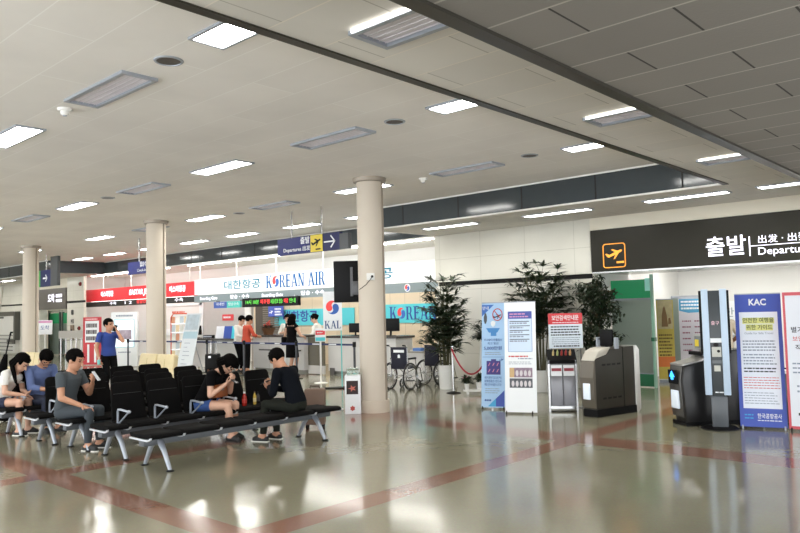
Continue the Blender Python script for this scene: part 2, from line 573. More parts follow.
hall_rows = {3.45: [-4.72, -9.9, -15.15, -20.5], 6.58: [-4.72, -9.85, -15.17, -20.5, -25.8], 9.73: [-4.75, -9.8, -15.26, -20.86, -26.1],
             12.6: [-12.55, -15.05, -17.8, -20.4, -23.1, -25.8, -28.5]}
row_words = {3.45: 'row nearest the camera', 6.58: 'second row from the camera', 9.73: 'third row from the camera', 12.6: 'row before the airline signs'}
ordinals = ['first', 'second', 'third', 'fourth', 'fifth', 'sixth', 'seventh']
proto = None
for y, xs in hall_rows.items():
    for i, x in enumerate(xs):
        lab = 'lit ceiling light, %s from right, %s' % (ordinals[i], row_words[y])
        if proto is None:
            proto = fitting(lab, x, y, HI, 'lit ceiling panels of the main hall')
        else:
            dup(proto, (x, y, HI), None, lab)
low_p = None
for i, x in enumerate([-2.82, -4.74, -7.29, -10.0]):
    lab = 'long lit ceiling light over the departures front, %s from the right' % ordinals[i]
    if low_p is None:
        low_p = fitting(lab, x, 12.66, LO, 'lights on the low ceiling by departures', L=1.42, Wd=0.22)
    else:
        dup(low_p, (x, 12.66, LO), None, lab)
for i, x in enumerate([-33.6, -36.6, -39.6, -42.6]):
    o = dup(low_p, (x, 12.66, LO), None, 'lit ceiling light over the arrivals front, %s from the airline signs' % ordinals[i])
    o['group'] = 'lights on the low ceiling by arrivals'
# continuous strip lights over the counters
for k, (x0, x1) in enumerate(((-23.7, -12.0), (-31.6, -25.2))):
    n = MB().box(x0, x1, 14.36, 14.50, LO - 0.03, LO - .001).build('strip_light', strip_m)
    tag(n, ('long continuous strip light above the white airline sign', 'continuous strip light above the red airline sign')[k], 'strip light', 'strip lights over the counters')
# lights inside the bright room behind the opening, and the arrivals corridor
for i, (x, y) in enumerate(((-6.2, 15.7), (-4.2, 15.7), (-2.2, 15.7), (-6.2, 17.4), (-4.2, 17.4), (-2.2, 17.4))):
    o = dup(low_p, (x, y, 2.9), None, 'lit ceiling light in the bright room behind the departures sign')
    o['group'] = 'lights in the bright room'
o = dup(low_p, (-35.2, 15.8, 2.9), None, 'lit ceiling light in the arrivals passage')
o['group'] = 'lights in the arrivals passage'

def vent(label, x, y, z, group):
    t = thing('ceiling_vent', label, 'ceiling vent', (x, y, z), 0, group)
    f = MB()
    for q in ((-.66, .66, -.19, -.15), (-.66, .66, .15, .19), (-.66, -.62, -.15, .15), (.62, .66, -.15, .15)):
        f.box(q[0], q[1], q[2], q[3], -0.03, 0.004)
    f.build('frame', alu, t)
    s = MB()
    for i in range(5):
        yy = -0.12 + i * 0.06
        s.obox((0, yy, -0.014), (1.22, 0.012, 0.004), Euler((0.3, 0, 0)))
    s.build('louvre', mat('vent louvre', 'c9c5c8', 0.4, 0.2), t)
    MB().box(-.62, .62, -.15, .15, -0.003, 0.004).build('backing', mat('vent duct', 'e4dfe4', 0.7), t)
    return t
vp = None
for y, xs in {3.45: [-7.19], 6.58: [-7.2, -12.37, -17.65], 9.73: [-7.3, -12.55, -17.9]}.items():
    for i, x in enumerate(xs):
        lab = 'framed ceiling vent, %s from right, %s' % (ordinals[i], row_words[y])
        if vp is None:
            vp = vent(lab, x, y, HI, 'ceiling vents of the main hall')
        else:
            dup(vp, (x, y, HI), None, lab)
for i, y in enumerate((3.48, 6.7, 9.75)):
    o = dup(vp, (-2.76, y, LO), None, 'ceiling vent between the two dark ceiling strips, %s from the camera' % ordinals[i])
    o['group'] = 'vents between the dark ceiling strips'
    MB().box(-.62, .62, -.202, -.19, -.024, -.002).build('lit_edge', under_m, o)
# round speakers and smoke detectors
sp0 = None
for i, (x, y) in enumerate(((-6.0, 3.45), (-6.05, 6.6), (-6.0, 9.65), (-13.8, 6.6), (-14.1, 9.9))):
    lab = ('round grey ceiling speaker beside the nearest vent', 'round grey ceiling speaker right of the vent above the near column', 'round grey ceiling speaker near the dark glazed fascia',
           'round grey ceiling speaker at the left end of a light', 'round grey ceiling speaker in the third row of lights')[i]
    if sp0 is None:
        sp0 = thing('ceiling_speaker', lab, 'ceiling speaker', (x, y, HI), 0, 'round ceiling speakers')
        MB().lathe([(0.0, -.004), (.108, -.006), (.112, 0)], 28).build('grille', mat('speaker grille', '5b5650', 0.6, scale=120, bump=0.4), sp0, smooth=True)
        MB().lathe([(.108, -.001), (.112, -.012), (.130, -.010), (.137, 0)], 28).build('rim', alu, sp0, smooth=True)
    else:
        dup(sp0, (x, y, HI), None, lab)
for i, (x, y) in enumerate(((-8.2, 3.42), (-8.37, 9.86))):
    t = thing('smoke_detector', ('small white smoke detector beside the nearest ceiling vent', 'small white smoke detector left of the vent near the dark fascia')[i], 'smoke detector', (x, y, HI), 0, 'smoke detectors')
    MB().lathe([(.03, -.075), (.045, -.06), (.05, -.03), (.075, -.028), (.08, 0)], 20).build('body', white_paint, t, smooth=True)
    MB().lathe([(.02, -.085), (.026, -.07)], 12).build('sensor', alu, t, smooth=True)

# ------------------------------------------------------------------ round columns
def column(label, x, y):
    t = thing('column', label, 'column', (x, y, 0), 0, 'round columns')
    MB().lathe([(.235, 0.2), (.235, 4.07)], 40).build('shaft', col_paint, t, smooth=True)
    MB().lathe([(.27, 0), (.27, .19), (.262, .21), (.23, .21)], 40).build('base_ring', mat('column base', 'c2b5a4', 0.5), t, smooth=True)
    MB().lathe([(.24, 4.05), (.29, 4.06), (.30, 4.13), (.24, 4.13)], 40).build('cap_ring', mat('column cap', '9b9184', 0.4, 0.3), t, smooth=True)
    MB().tube([(.225, .08, .02), (.225, .08, 4.08)], .022, 8).build('cable_duct', mat('column duct', '8d8172', 0.5), t, smooth=True)
    return t
column('nearest cream round column, with the screen mounted on it', -9.02, 9.13)
column('cream round column behind the cream seats and the man phoning', -16.5, 9.12)
column('farthest cream round column, left of the arrivals sign', -24.4, 9.12)

# ------------------------------------------------------------------ departures front
sx0, sx1 = -7.33, -1.2
t = thing('departures_sign', 'long dark departures sign with white lettering and orange aeroplane symbol', 'sign', (0, 14.10, 0), 0)
MB().box(sx0, sx1, 0, 0.3, 2.47, 3.36).build('panel', mat('dark sign glass', '29271f', 0.32, var=0.05, spec=0.15), t)
MB().box(sx0, sx1, -0.02, 0.32, 2.44, 2.47).build('lower_edge', steel, t)
text('출발', 0.40, led_white, t, (-4.58, -0.004, 2.79), width=0.72, bold=0.008)
text('出发 · 出発', 0.155, led_white, t, (-3.60, -0.004, 2.88), width=0.82)
text('Departures', 0.19, led_white, t, (-3.54, -0.004, 2.67), width=0.95)
MB().box(-4.165, -4.145, -0.006, 0, 2.60, 2.96).box(-4.145, -2.9, -0.006, 0, 2.775, 2.788).build('rule', led_white, t)
def rrect(mb, x0, x1, z0, z1, r, w, y0, y1):
    out, inn = [], []
    for cx, cz, a0 in ((x1 - r, z1 - r, 0), (x0 + r, z1 - r, 90), (x0 + r, z0 + r, 180), (x1 - r, z0 + r, 270)):
        for k in range(5):
            a = R_(a0 + k * 22.5)
            out.append((cx + r * math.cos(a), cz + r * math.sin(a)))
            inn.append((cx + (r - w) * math.cos(a), cz + (r - w) * math.sin(a)))
    n = len(out)
    for i in range(n):
        j = (i + 1) % n
        mb.prism([out[i], out[j], inn[j], inn[i]], 'y', y0, y1)
    return mb
def plane_sign(cx, cz, s):
    pl = ((.46, 0), (.40, .06), (.22, .07), (0, .27), (-.09, .27), (.06, .07), (-.28, .06), (-.40, .20), (-.48, .20), (-.42, 0), (-.36, -.05), (.04, -.06), (-.16, -.24), (-.06, -.24), (.22, -.06), (.40, -.05))
    c_, s_ = math.cos(.38), math.sin(.38)
    return [(cx + s * (a * c_ - b * s_), cz + s * (a * s_ + b * c_)) for a, b in pl]
MB().prism(plane_sign(-6.80, 2.83, 0.40), 'y', -0.006, 0).box(-6.76, -6.60, -0.006, 0, 2.63, 2.67).build('aeroplane_symbol', led_orange, t)
rrect(MB(), -7.06, -6.56, 2.54, 3.05, .06, .018, -0.006, 0).build('symbol_frame', led_orange, t)
# metal soffit of the opening
struct(MB().box(-7.37, -1.2, 14.42, 15.9, 2.46, 2.50).build('trim_7', mat('polished soffit', '77756f', 0.22, 0.8)))
struct(MB().box(-1.2, 4.0, 14.16, 14.4, 0, 3.37).build('wall_right', marble))

# frosted glass screen with green film
t = thing('glass_screen', 'frosted glass screen with a green band behind the dark gate', 'glass screen', (-7.33, 14.95, 0), 0)
MB().box(0, .92, 0, .014, .30, 1.86).build('pane', frost_m, t)
MB().box(0, .92, -.002, .016, 1.90, 2.30).build('green_band', green_band, t)
MB().box(0, .92, -.002, .016, 0.02, .28).build('green_band', mat('dark green film', '0f6b42', 0.4), t)
for z0, z1 in ((1.86, 1.90), (.28, .30)):
    MB().box(0, .92, -.006, .02, z0, z1).build('rail', alu, t)
MB().box(.90, .95, -.03, .04, 0, 2.4).build('post', mat('green edged glass post', '8fb9a5', 0.2), t)
MB().box(.89, .96, -.06, .06, .98, 1.06).build('clamp', mat('green clamp', '0f5a3a', 0.4), t)
MB().box(.78, .95, -.012, .03, 2.05, 2.32).build('label_plate', mat('pale cyan plate', 'a8efe0', 0.4), t)
t = thing('glass_screen', 'grey glass screen at the back of the bright room behind the yellow poster', 'glass screen', (-7.3, 18.2, 0), 0)
MB().box(0, .95, 0, .014, .1, 1.9).build('pane', frost_m, t)
for z0, z1 in ((1.9, 1.96), (.04, .1)):
    MB().box(0, .95, -.01, .02, z0, z1).build('rail', alu, t)

def rollup(label, x, y, rz, w, h, base, col_m, group=None):
    t = thing('rollup_banner', label, 'banner', (x, y, 0), rz, group)
    MB().box(0, w, 0, .012, base, h).build('panel', col_m, t)
    MB().box(0, w, -.05, .07, 0.005, .07).build('base', alu, t)
    MB().cyl((w / 2, .05, .05), (w / 2, .05, h), .01, n=8).build('pole', alu, t)
    MB().box(-.005, w + .005, -.008, .02, h - .01, h + .015).build('top_rail', alu, t)
    return t
t = rollup('narrow yellow poster banner with an orange foot, beside the green glass edge', -6.77, 16.0, R_(30), .36, 1.86, .08, mat('yellow poster', 'cdb84e', 0.5))
MB().box(.02, .34, -.003, 0, 1.2, 1.84).build('picture', mat('sepia picture', 'c9b98a', 0.5, var=0.25, scale=9), t)
MB().prism([(.10, 1.25), (.24, 1.25), (.22, 1.5), (.19, 1.66), (.17, 1.72), (.14, 1.66), (.11, 1.5)], 'y', -.006, -.003).prism([(.24, 1.3), (.31, 1.32), (.29, 1.45), (.25, 1.44)], 'y', -.006, -.003).build('figure', mat('brown figure', '8a6a42', 0.6), t)
lines(MB(), .03, .33, 1.08, 7, .075, .035).build('lettering', mat('brown ink', '6a5420', 0.6), t)
MB().box(.0, .36, -.003, 0, .35, .58).build('orange_block', mat('orange print', 'df7a35', 0.5), t)
t = rollup('white poster banner with a blue heading behind the gate pillar', -6.36, 16.25, R_(30), .58, 1.87, .08, mat('lilac white poster', 'dcd6de', 0.5))
MB().prism([(.01, 1.86), (.57, 1.86), (.57, 1.62), (.45, 1.56), (.2, 1.55), (.01, 1.60)], 'y', -.003, 0).build('heading', mat('heading blue', '4c9fcb', 0.5), t)
lines(MB(), .05, .5, 1.82, 3, .075, .04, y=-.004).build('heading_lettering', white_board, t)
lines(MB(), .06, .26, 1.38, 6, .13, .03).build('lettering', mat('plum ink', '9b5c74', 0.6), t)
lines(MB(), .32, .52, 1.38, 4, .13, .03).build('lettering', mat('plum ink', '9b5c74', 0.6), t)
t = MB().box(-6.75, -5.0, 18.86, 18.9, .95, 1.80).build('wall_notice', white_board)
tag(t, 'white notice with grey Korean lettering on the bright room wall', 'notice')
text('대한민국', .26, ink_grey, t, (-6.0, 18.855, 1.50))
text('국가정보', .22, ink_grey, t, (-6.0, 18.855, 1.22))

# ------------------------------------------------------------------ rows of seating
SEAT_P = 0.53
def rounded(w0, w1, h, r, n=5):
    """outline (a, b): bottom width w0, top width w1, height h, rounded upper corners"""
    p = [(-w0 / 2, 0), (w0 / 2, 0)]
    for cx, a0 in ((w1 / 2 - r, 0), (-w1 / 2 + r, 90)):
        for k in range(n + 1):
            a = R_(a0 + 90 * k / n)
            p.append((cx + r * math.cos(a), h - r + r * math.sin(a)))
    return p
def seat_profile():
    return [(-.25, .39), (-.24, .425), (-.12, .415), (.08, .425), (.20, .435), (.255, .425), (.275, .40), (.26, .375), (.2, .385), (0, .375), (-.2, .372)]
def make_bench(label, x, y0, edges, backs, arms, legs=(.36, 2.70)):
    t = thing('bench', label, 'bench', (x, y0, 0), 0, 'rows of black waiting seats')
    L = edges[-1]
    MB().box(-.055, .055, edges[0] + .03, L - .03, .275, .365).build('beam', beam_grey, t, bevel=.008)
    for ly in legs:
        for s in (-1, 1):
            b = MB()
            b.tube([(0, ly, .33), (s * .07, ly, .305), (s * .15, ly, .22), (s * .265, ly, .045), (s * .28, ly, .015)], [.034, .036, .03, .024, .022], 10)
            lg = b.build('leg', alu, t, smooth=True)
            MB().lathe([(.045, 0), (.045, .012), (.02, .02)], 14, (s * .285, ly, 0)).build('foot_pad', black_plastic, lg)
    for i, (a, b_) in enumerate(zip(edges, edges[1:])):
        w = b_ - a - .03
        MB().prism(seat_profile(), 'y', a + .015, a + .015 + w).build('seat', seat_black, t, bevel=.008)
    for a in edges:
        MB().prism([(-.2, .355), (.20, .352), (.27, .372), (.285, .40), (.27, .40), (.255, .385), (.19, .372), (-.2, .375)], 'y', a - .012, a + .012).build('seat_bracket', mat('pale bracket', 'c9ccd2', 0.35, 0.3), t, bevel=.003)
    for a, b_ in backs:
        cy, w = (a + b_) / 2, b_ - a - .03
        o = MB().prism(rounded(w, w - .07, .50, .06), 'x', -.02, .022).build('backrest', seat_black, t, bevel=.012, loc=(-.245, cy, .415), rot=(0, -R_(15), 0))
        MB().box(.022, .026, -w / 2 + .05, w / 2 - .05, .345, .352).build('seam', black_void, o)
    for a in arms:
        b = MB()
        b.tube([(-.06, a, .35), (-.055, a, .56), (-.04, a, .588), (0, a, .592), (.22, a, .578)], .014, 8)
        b.tube([(.225, a, .572), (.05, a, .46), (-.05, a, .40)], .010, 8)
        b.sph((.235, a, .578), (.032, .022, .022), 12, 8)
        b.build('armrest', alu, t, smooth=True)
    return t
bx = [-7.84, -8.87, -9.85, -10.77, -11.94]
e1 = [.13, .55, 1.05, 1.55, 2.05, 2.55, 3.04]
e2 = [.13, .42, .93, 1.46, 1.99, 2.52, 3.05]
b2 = list(zip(e2[1:], e2[2:]))
make_bench('backless row of black seats nearest the camera', bx[0], 3.98, e1, [], [])
make_bench('row of high backed black seats where the woman in shorts sits', bx[1], 3.98, e2, b2, e2[1:5])
make_bench('row of black seats where the man in the grey shirt sits', bx[2], 3.96, e2, b2, e2[1:5])
make_bench('row of black seats with a black backpack on it', bx[3], 3.9, e2, b2, e2[1:5])
make_bench('farthest row of black seats, under the woman in white', bx[4], 3.88, e2, b2, e2[1:5])

# cream padded lounge seats
def lounge(label, x, y, rz, n, low=True, bh=.46):
    t = thing('lounge_seat', label, 'lounge seat', (x, y, 0), rz, 'cream padded lounge seats')
    w = .78
    for i in range(n):
        MB().box(i * w + .01, (i + 1) * w - .01, -.28, .30, .22, .42).build('seat', cream, t, bevel=.04, seg=3)
        b = MB().prism(rounded(w - .02, w - .06, bh, .07), 'y', -.06, .06).build('backrest', cream, t, bevel=.03, seg=3, loc=(i * w + w / 2, .27, .39), rot=(-R_(8), 0, 0))
        MB().box(-.004, .004, -.066, -.058, .03, .42).build('seam', mat('cream seam', 'a89768', 0.7), b)
    if low:
        MB().box(n * w + .02, n * w + .95, -.3, .30, .20, .60).build('ottoman_block', cream, t, bevel=.04, seg=3)
    for xx in (.06, n * w - .06):
        for yy in (-.22, .24):
            MB().cyl((xx, yy, 0), (xx, yy, .23), .022).build('leg', steel, t)
    if low:
        for yy in (-.22, .24):
            MB().cyl((n * w + .87, yy, 0), (n * w + .87, yy, .21), .022).build('leg', steel, t)
    return t
lounge('cream padded seats in front of the middle column', -15.85, 8.05, 0, 2, True, .53)
lounge('cream padded seat at the foot of the farthest column', -22.85, 8.1, 0, 2, False, .42)

# ------------------------------------------------------------------ things on and around the seats
def bottle(label, x, y, z, h, r, body, cap, liq=None):
    t = thing('bottle', label, 'bottle', (x, y, z), 0, 'bottles on the seat')
    MB().lathe([(r * .9, 0), (r, .01), (r, h * .58), (r * .85, h * .68), (r * .38, h * .84), (r * .36, h * .9)], 20).build('body', body, t, smooth=True)
    MB().lathe([(r * .45, h * .89), (r * .45, h), (r * .4, h)], 16).build('cap', cap, t, smooth=True)
    MB().lathe([(r * 1.02, h * .2), (r * 1.02, h * .5)], 20).build('label_band', liq or white_board, t, smooth=True)
    return t
bottle('red and white drinks bottle on the seat beside the woman', -8.80, 6.24, .437, .20, .036, mat('red drink', 'b02a20', 0.25), white_board, mat('red label', 'cf3a2c', 0.4))
bottle('slim yellow bottle standing between the two seated people', -8.80, 6.42, .437, .19, .024, mat('yellow drink', 'c8a848', 0.25), mat('brown cap', '4a3018', 0.4), mat('pale label', 'd8c890', 0.4))
bottle('dark bottle next to the slim yellow bottle', -8.86, 6.52, .437, .17, .030, mat('dark drink', '1d1614', 0.25), black_plastic, mat('dark label', '2d2622', 0.4))

t = thing('suitcase', 'brown suitcase standing behind the man in the dark jacket', 'suitcase', (-8.50, 7.32, 0), R_(42))
MB().box(-.155, .155, -.11, .11, .06, .60).build('body', mat('brown case', '6b5547', 0.6, scale=20, bump=0.1), t, bevel=.03)
MB().tube([(-.07, 0, .60), (-.07, 0, .635), (.07, 0, .635), (.07, 0, .60)], .012, 8).build('handle', mat('dark brown strap', '3a2a22', 0.6), t, smooth=True)
MB().box(-.157, .157, -.112, .112, .35, .365).build('zip', mat('dark brown strap', '3a2a22', 0.6), t)
for sx in (-.12, .12):
    for sy in (-.08, .08):
        MB().cyl((sx - .015, sy, .03), (sx + .015, sy, .03), .03).build('wheel', black_plastic, t)

t = thing('suitcase', 'black suitcase with raised handle standing near the counter barrier', 'suitcase', (-18.7, 12.15, 0), FACE)
MB().box(-.21, .21, -.13, .13, .05, .62).build('body', black_plastic, t, bevel=.04)
MB().tube([(-.08, .08, .6), (-.08, .08, .95), (.08, .08, .95), (.08, .08, .6)], .012, 8).build('handle', steel, t, smooth=True)
MB().box(-.1, -.02, -.134, -.13, .50, .56).build('badge', steel, t)
for sx in (-.15, .15):
    for sy in (-.09, .09):
        MB().cyl((sx - .015, sy, .028), (sx + .015, sy, .028), .028).build('wheel', black_void, t)

def backpack(label, x, y, z, rz, s=1.0):
    t = thing('backpack', label, 'backpack', (x, y, z), rz)
    MB().sph((0, 0, .20 * s), (.16 * s, .13 * s, .21 * s), 20, 14).sph((0, -.09 * s, .13 * s), (.12 * s, .08 * s, .12 * s), 16, 10).build('body', black_cloth, t, smooth=True)
    for sx in (-.07, .07):
        MB().tube([(sx * s, .10 * s, .36 * s), (sx * s, .17 * s, .26 * s), (sx * s, .14 * s, .08 * s)], .014 * s, 6).build('strap', black_plastic, t, smooth=True)
    MB().tube([(-.04 * s, 0, .40 * s), (-.03 * s, 0, .45 * s), (.03 * s, 0, .45 * s), (.04 * s, 0, .40 * s)], .01 * s, 6).build('handle', black_plastic, t, smooth=True)
    return t
backpack('black backpack slumped on the second last row of seats', -10.74, 4.52, .448, R_(100), .82)
t = thing('umbrella', 'dark folded umbrella leaning up at the left picture edge', 'umbrella', (-13.3, 4.55, 0), R_(42))
MB().tube([(-.16, 0, .15), (-.10, 0, .55), (-.02, 0, .95), (.03, 0, 1.18)], [.03, .085, .075, .03], 12).build('canopy', black_cloth, t, smooth=True)
MB().tube([(-.17, 0, .0), (.03, 0, 1.18), (.10, 0, 1.50)], .012, 8).build('shaft', black_plastic, t, smooth=True)
MB().tube([(.10, 0, 1.50), (.115, 0, 1.55), (.14, 0, 1.545)], .016, 8).build('handle', black_plastic, t, smooth=True)
t = thing('duffel_bag', 'black bag on the floor under the folded umbrella at left', 'bag', (-13.5, 4.5, 0), R_(40))
MB().sph((0, .25, .40), (.26, .2, .40), 20, 14).build('body', black_cloth, t, smooth=True)
MB().tube([(-.12, .25, .76), (-.08, .25, .9), (.08, .25, .9), (.12, .25, .76)], .015, 8).build('handle', black_plastic, t, smooth=True)

# column screen and outlet
t = thing('wall_screen', 'black upright screen on a bracket at the nearest column', 'screen', (-9.62, 9.14, 2.31), R_(40))
MB().box(-.27, .27, -.05, .05, -.38, .38).build('case', black_plastic, t, bevel=.015)
MB().box(.04, .085, -.085, -.05, -.27, .26).build('bracket_rail', mat('grey bracket', '5c5c5e', 0.4, 0.4), t)
MB().box(.085, .22, -.12, -.05, -.25, .0).build('bracket_box', mat('grey bracket', '5c5c5e', 0.4, 0.4), t, bevel=.01)
MB().cyl((.2, -.05, -.12), (.34, .02, -.12), .03).build('bracket_arm', mat('grey bracket', '5c5c5e', 0.4, 0.4), t)
t = thing('socket_box', 'white socket box with a black plug on the nearest column', 'socket', (-8.853, 8.935, 2.31), R_(-50))
t.rotation_euler = (0, 0, R_(42))
t.location = (-8.86, 8.95, 2.36)
MB().box(-.07, .07, -.05, .02, -.06, .06).build('box', white_paint, t, bevel=.008)
MB().cyl((.03, -.08, 0), (.03, -.05, 0), .022).build('plug', black_plastic, t)
MB().tube([(.03, -.08, 0), (0, -.09, -.05), (-.08, -.06, -.14), (-.2, .02, -.22)], .007, 6).build('cord', black_plastic, t, smooth=True)

# white display box by the column
t = thing('display_box', 'white display box with a framed picture beside the nearest column', 'box', (-9.18, 8.58, 0), FACE)
MB().box(0, .27, 0, .26, 0, .66).build('box', white_board, t, bevel=.006)
MB().box(.03, .23, -.004, 0, .34, .57).build('picture', mat('dark picture', '2c1a18', 0.5, var=0.6, scale=14), t)
MB().prism([(.13 + r * math.cos(a), .44 + r * .8 * math.sin(a)) for a, r in [(k * PI / 5, .075 if k % 2 else .03) for k in range(10)]], 'y', -.007, -.004).build('flower_print', mat('pale red print', 'c46a5c', 0.5), t)
MB().prism([(.13 + r * math.cos(a), .10 + r * math.sin(a)) for a, r in [(k * PI / 6, .048 if k % 2 else .034) for k in range(12)]], 'y', -.004, 0).build('emblem', mat('emblem red', 'b44a42', 0.5), t)
MB().box(.03, .24, .05, .2, .66, .78).build('plastic_sleeves', glass_m, t, bevel=.02)

# ------------------------------------------------------------------ boards by the departures front
def easel(label, x, y, rz, w, h, lean, board, name='banner_stand'):
    t = thing(name, label, 'banner stand', (x, y, 0), rz)
    b = MB().box(0, w, 0, .012, .03, h).build('panel', board, t, rot=(-lean, 0, 0))
    f = MB().cyl((w / 2, h * .72 * math.tan(lean) + .03, h * .72), (w / 2, h * .72 * math.tan(lean) + .28, .0), .010, n=8).build('prop', alu, t)
    for sx in (.02, w - .02):
        MB().cyl((sx, 0, 0), (sx, .012, .05), .012, n=8).build('foot', black_plastic, t)
    MB().box(-.004, w + .004, -.006, .018, h - .012, h + .004).build('top_rail', alu, b)
    return t, b
# blue baggage notice
t, b = easel('pale blue banner about banned items beside the small flower pots', -7.60, 10.36, R_(22), .42, 1.88, R_(8.5), mat('pale blue print', 'a9cdf0', 0.45, var=0.02))
MB().prism([(.0, 1.84), (.22, 1.84), (.0, 1.63)], 'y', -.003, 0).build('corner_print', mat('mid blue print', '3d6fc0', 0.45), b)
text('안내', .07, white_board, b, (.07, -.004, 1.775), width=.11)
ring = MB()
pts = [(.285 + .085 * math.cos(k * PI / 12), 1.66 + .105 * math.sin(k * PI / 12)) for k in range(24)]
ring.tube([(a, -.004, c) for a, c in pts], .008, 6, closed=True)
ring.tube([(.225, -.004, 1.735), (.345, -.004, 1.585)], .008, 6)
ring.build('prohibition_ring', ink_red, b, smooth=True)
MB().prism(plane_sign(.285, 1.63, .16), 'y', -.003, 0).build('aeroplane_print', ink, b)
MB().lathe([(.01, 0), (.028, .05), (.03, .12), (.012, .19)], 10, (.065, -.002, 1.50), 1, .12).build('tusk_print', mat('dark grey print', '4b5058', 0.5), b, smooth=True)
MB().prism([(.08, 1.42), (.33, 1.42), (.28, 1.34), (.13, 1.34)], 'y', -.003, 0).box(.165, .265, -.003, 0, 1.28, 1.34).build('whale_print', mat('whale blue print', '3f86c8', 0.5), b)
MB().lathe([(.0, 0), (.035, .03), (.045, .08), (.02, .11)], 10, (.205, -.002, 1.44), 1, .12).build('ghost_print', white_board, b, smooth=True)
text('신고없이 반출입시', .046, ink_blue, b, (.205, -.004, 1.21), width=.32)
text('최고 벌금', .046, ink_blue, b, (.205, -.004, 1.145), width=.2)
text('5,000만원', .075, ink_blue, b, (.205, -.004, 1.06), width=.32, bold=.01)
lines(MB(), .06, .36, .99, 2, .03, .012).build('small_lettering', ink_grey, b)
MB().box(.02, .40, -.003, 0, .905, .91).build('rule', ink_blue, b)
MB().box(.09, .34, -.003, 0, .60, .84).build('suitcase_print', mat('violet print', '3b2f80', 0.5), b)
MB().box(.17, .26, -.003, 0, .84, .87).build('suitcase_handle_print', mat('violet print', '3b2f80', 0.5), b)
sp = MB()
for i in range(3):
    for k in range(2):
        sp.obox((.14 + i * .075, -.005, .67 + k * .11), (.012, .003, .06), Euler((0, .5, 0)))
sp.build('contents_print', mat('pink print', 'd98aa0', 0.5), b)
MB().prism(plane_sign(.36, .86, .09), 'y', -.003, 0).build('aeroplane_print', ink_blue, b)
for i, s in enumerate(('휴대반입금지', '위해물품은 반드시', '확인바랍니다')):
    text(s, .05, ink_blue, b, (.205, -.004, .545 - i * .062), width=.30)
lines(MB(), .07, .34, .36, 3, .035, .012).build('small_lettering', ink_grey, b)
MB().prism([(.12, .05), (.41, .05), (.41, .33)], 'y', -.003, 0).build('corner_print', mat('deep blue print', '2c48a8', 0.45), b)
MB().prism([(.12, .05), (.26, .05), (.26, .19)], 'y', -.005, -.003).build('corner_print', mat('cyan print', '3aa3d8', 0.45), b)
lines(MB(), .06, .2, .17, 1, .04, .03).build('small_lettering', ink_blue, b)

# white notice banner
t, b = easel('tall white banner with a blue boxed table and photographs', -6.92, 10.10, R_(24), .47, 1.87, R_(6.5), white_board)
b.scale.x = 1.12
MB().box(.06, .41, -.002, 0, 1.03, 1.70).build('table_box', mat('table blue', 'cfe0f4', 0.5), b)
tb = MB().box(.06, .41, -.004, -.002, 1.58, 1.70).build('table_heading', mat('violet heading', '4a57a8', 0.5), b)
lines(MB(), .08, .39, 1.67, 2, .045, .02, y=-.005).build('heading_lettering', mat('pink heading print', 'd89ac0', 0.5), b)
lines(MB(), .08, .39, 1.54, 5, .075, .012, y=-.003, ragged=.05, words=False).build('rule', ink, b)
lines(MB(), .08, .39, 1.515, 5, .075, .022, y=-.003, ragged=.4).build('lettering', ink_grey, b)
rrect(MB(), .055, .415, 1.025, 1.705, .01, .006, -.004, -.001).build('table_frame', mat('table line', '5a7fc0', 0.5), b)
lines(MB(), .06, .42, .96, 1, .04, .022).build('lettering', ink_red, b)
lines(MB(), .2, .42, .92, 1, .04, .018).build('lettering', ink_grey, b)
lines(MB(), .06, .42, .86, 2, .03, .01).build('lettering', ink_grey, b)
for k, (z0, z1) in enumerate(((.60, .76), (.43, .585))):
    MB().box(.07, .41, -.003, 0, z0, z1).build('photograph', mat('dark photograph %d' % k, ('8a7484', '4e5058')[k], 0.4, var=0.9, scale=28), b)
    q = MB()
    for i in range(5):
        q.sph((.12 + i * .062, -.003, (z0 + z1) / 2 - .01), (.022, .002, .05), 10, 6)
    q.build('photograph_items', mat('pale photograph print', 'cfc8cc', 0.5), b, smooth=True)
MB().box(.07, .14, -.005, -.003, .60, .76).build('photograph_corner', mat('tan photograph', 'c9a878', 0.5), b)

# security notice and disposal bin
t = thing('disposal_bin', 'steel framed disposal bin with sorting slots under the red headed notice', 'bin', (-6.42, 10.66, 0), R_(33))
MB().box(.0, .03, 0, .45, 0, .86).box(.45, .48, 0, .45, 0, .86).build('side_frame', steel, t)
MB().box(.03, .45, .40, .43, .03, .86).build('back_panel', steel, t)
MB().box(.02, .46, .005, .44, .02, .10).build('base', steel, t, bevel=.004)
MB().prism([(.0, .80), (.45, .98), (.45, 1.02), (.0, .86)], 'x', .0, .48).build('top_tray', mat('black tray', '0c0c0d', 0.6, spec=.1), t)
for i in range(2):
    MB().box(.045 + i * .205, .235 + i * .205, .02, .36, .10, .60).build('clear_bin', mat('clear bin', 'c9c9d2', 0.15, trans=0.6), t, bevel=.006)
    MB().box(.05 + i * .205, .23 + i * .205, .0, .012, .60, .78).build('slot_label', white_board, t)
    MB().box(.06 + i * .205, .22 + i * .205, -.003, 0, .68, .73).build('red_print', mat('dark red print', '8c2f3c', 0.5), t)
for i, cc in enumerate(('c9b37a', 'b8c27a', '9c2f2a', 'b0322c', 'c8a070')):
    o = MB().lathe([(.018, 0), (.018, .06), (.008, .085), (.008, .1)], 12).build('bottle', mat('bottle %s' % cc, cc, 0.3), None, smooth=True)
    lx, ly, lz = .10 + i * .07, .14, .935
    a = R_(33)
    o.location = (-6.42 + lx * math.cos(a) - ly * math.sin(a), 10.66 + lx * math.sin(a) + ly * math.cos(a), lz)
    o.rotation_euler = (.2, .2, 0)
    tag(o, 'small %s bottle on the black tray of the disposal bin, %s from left' % (('straw coloured', 'pale green', 'dark red', 'bright red', 'tan')[i], ordinals[i]), 'bottle', 'confiscated bottles on the bin')
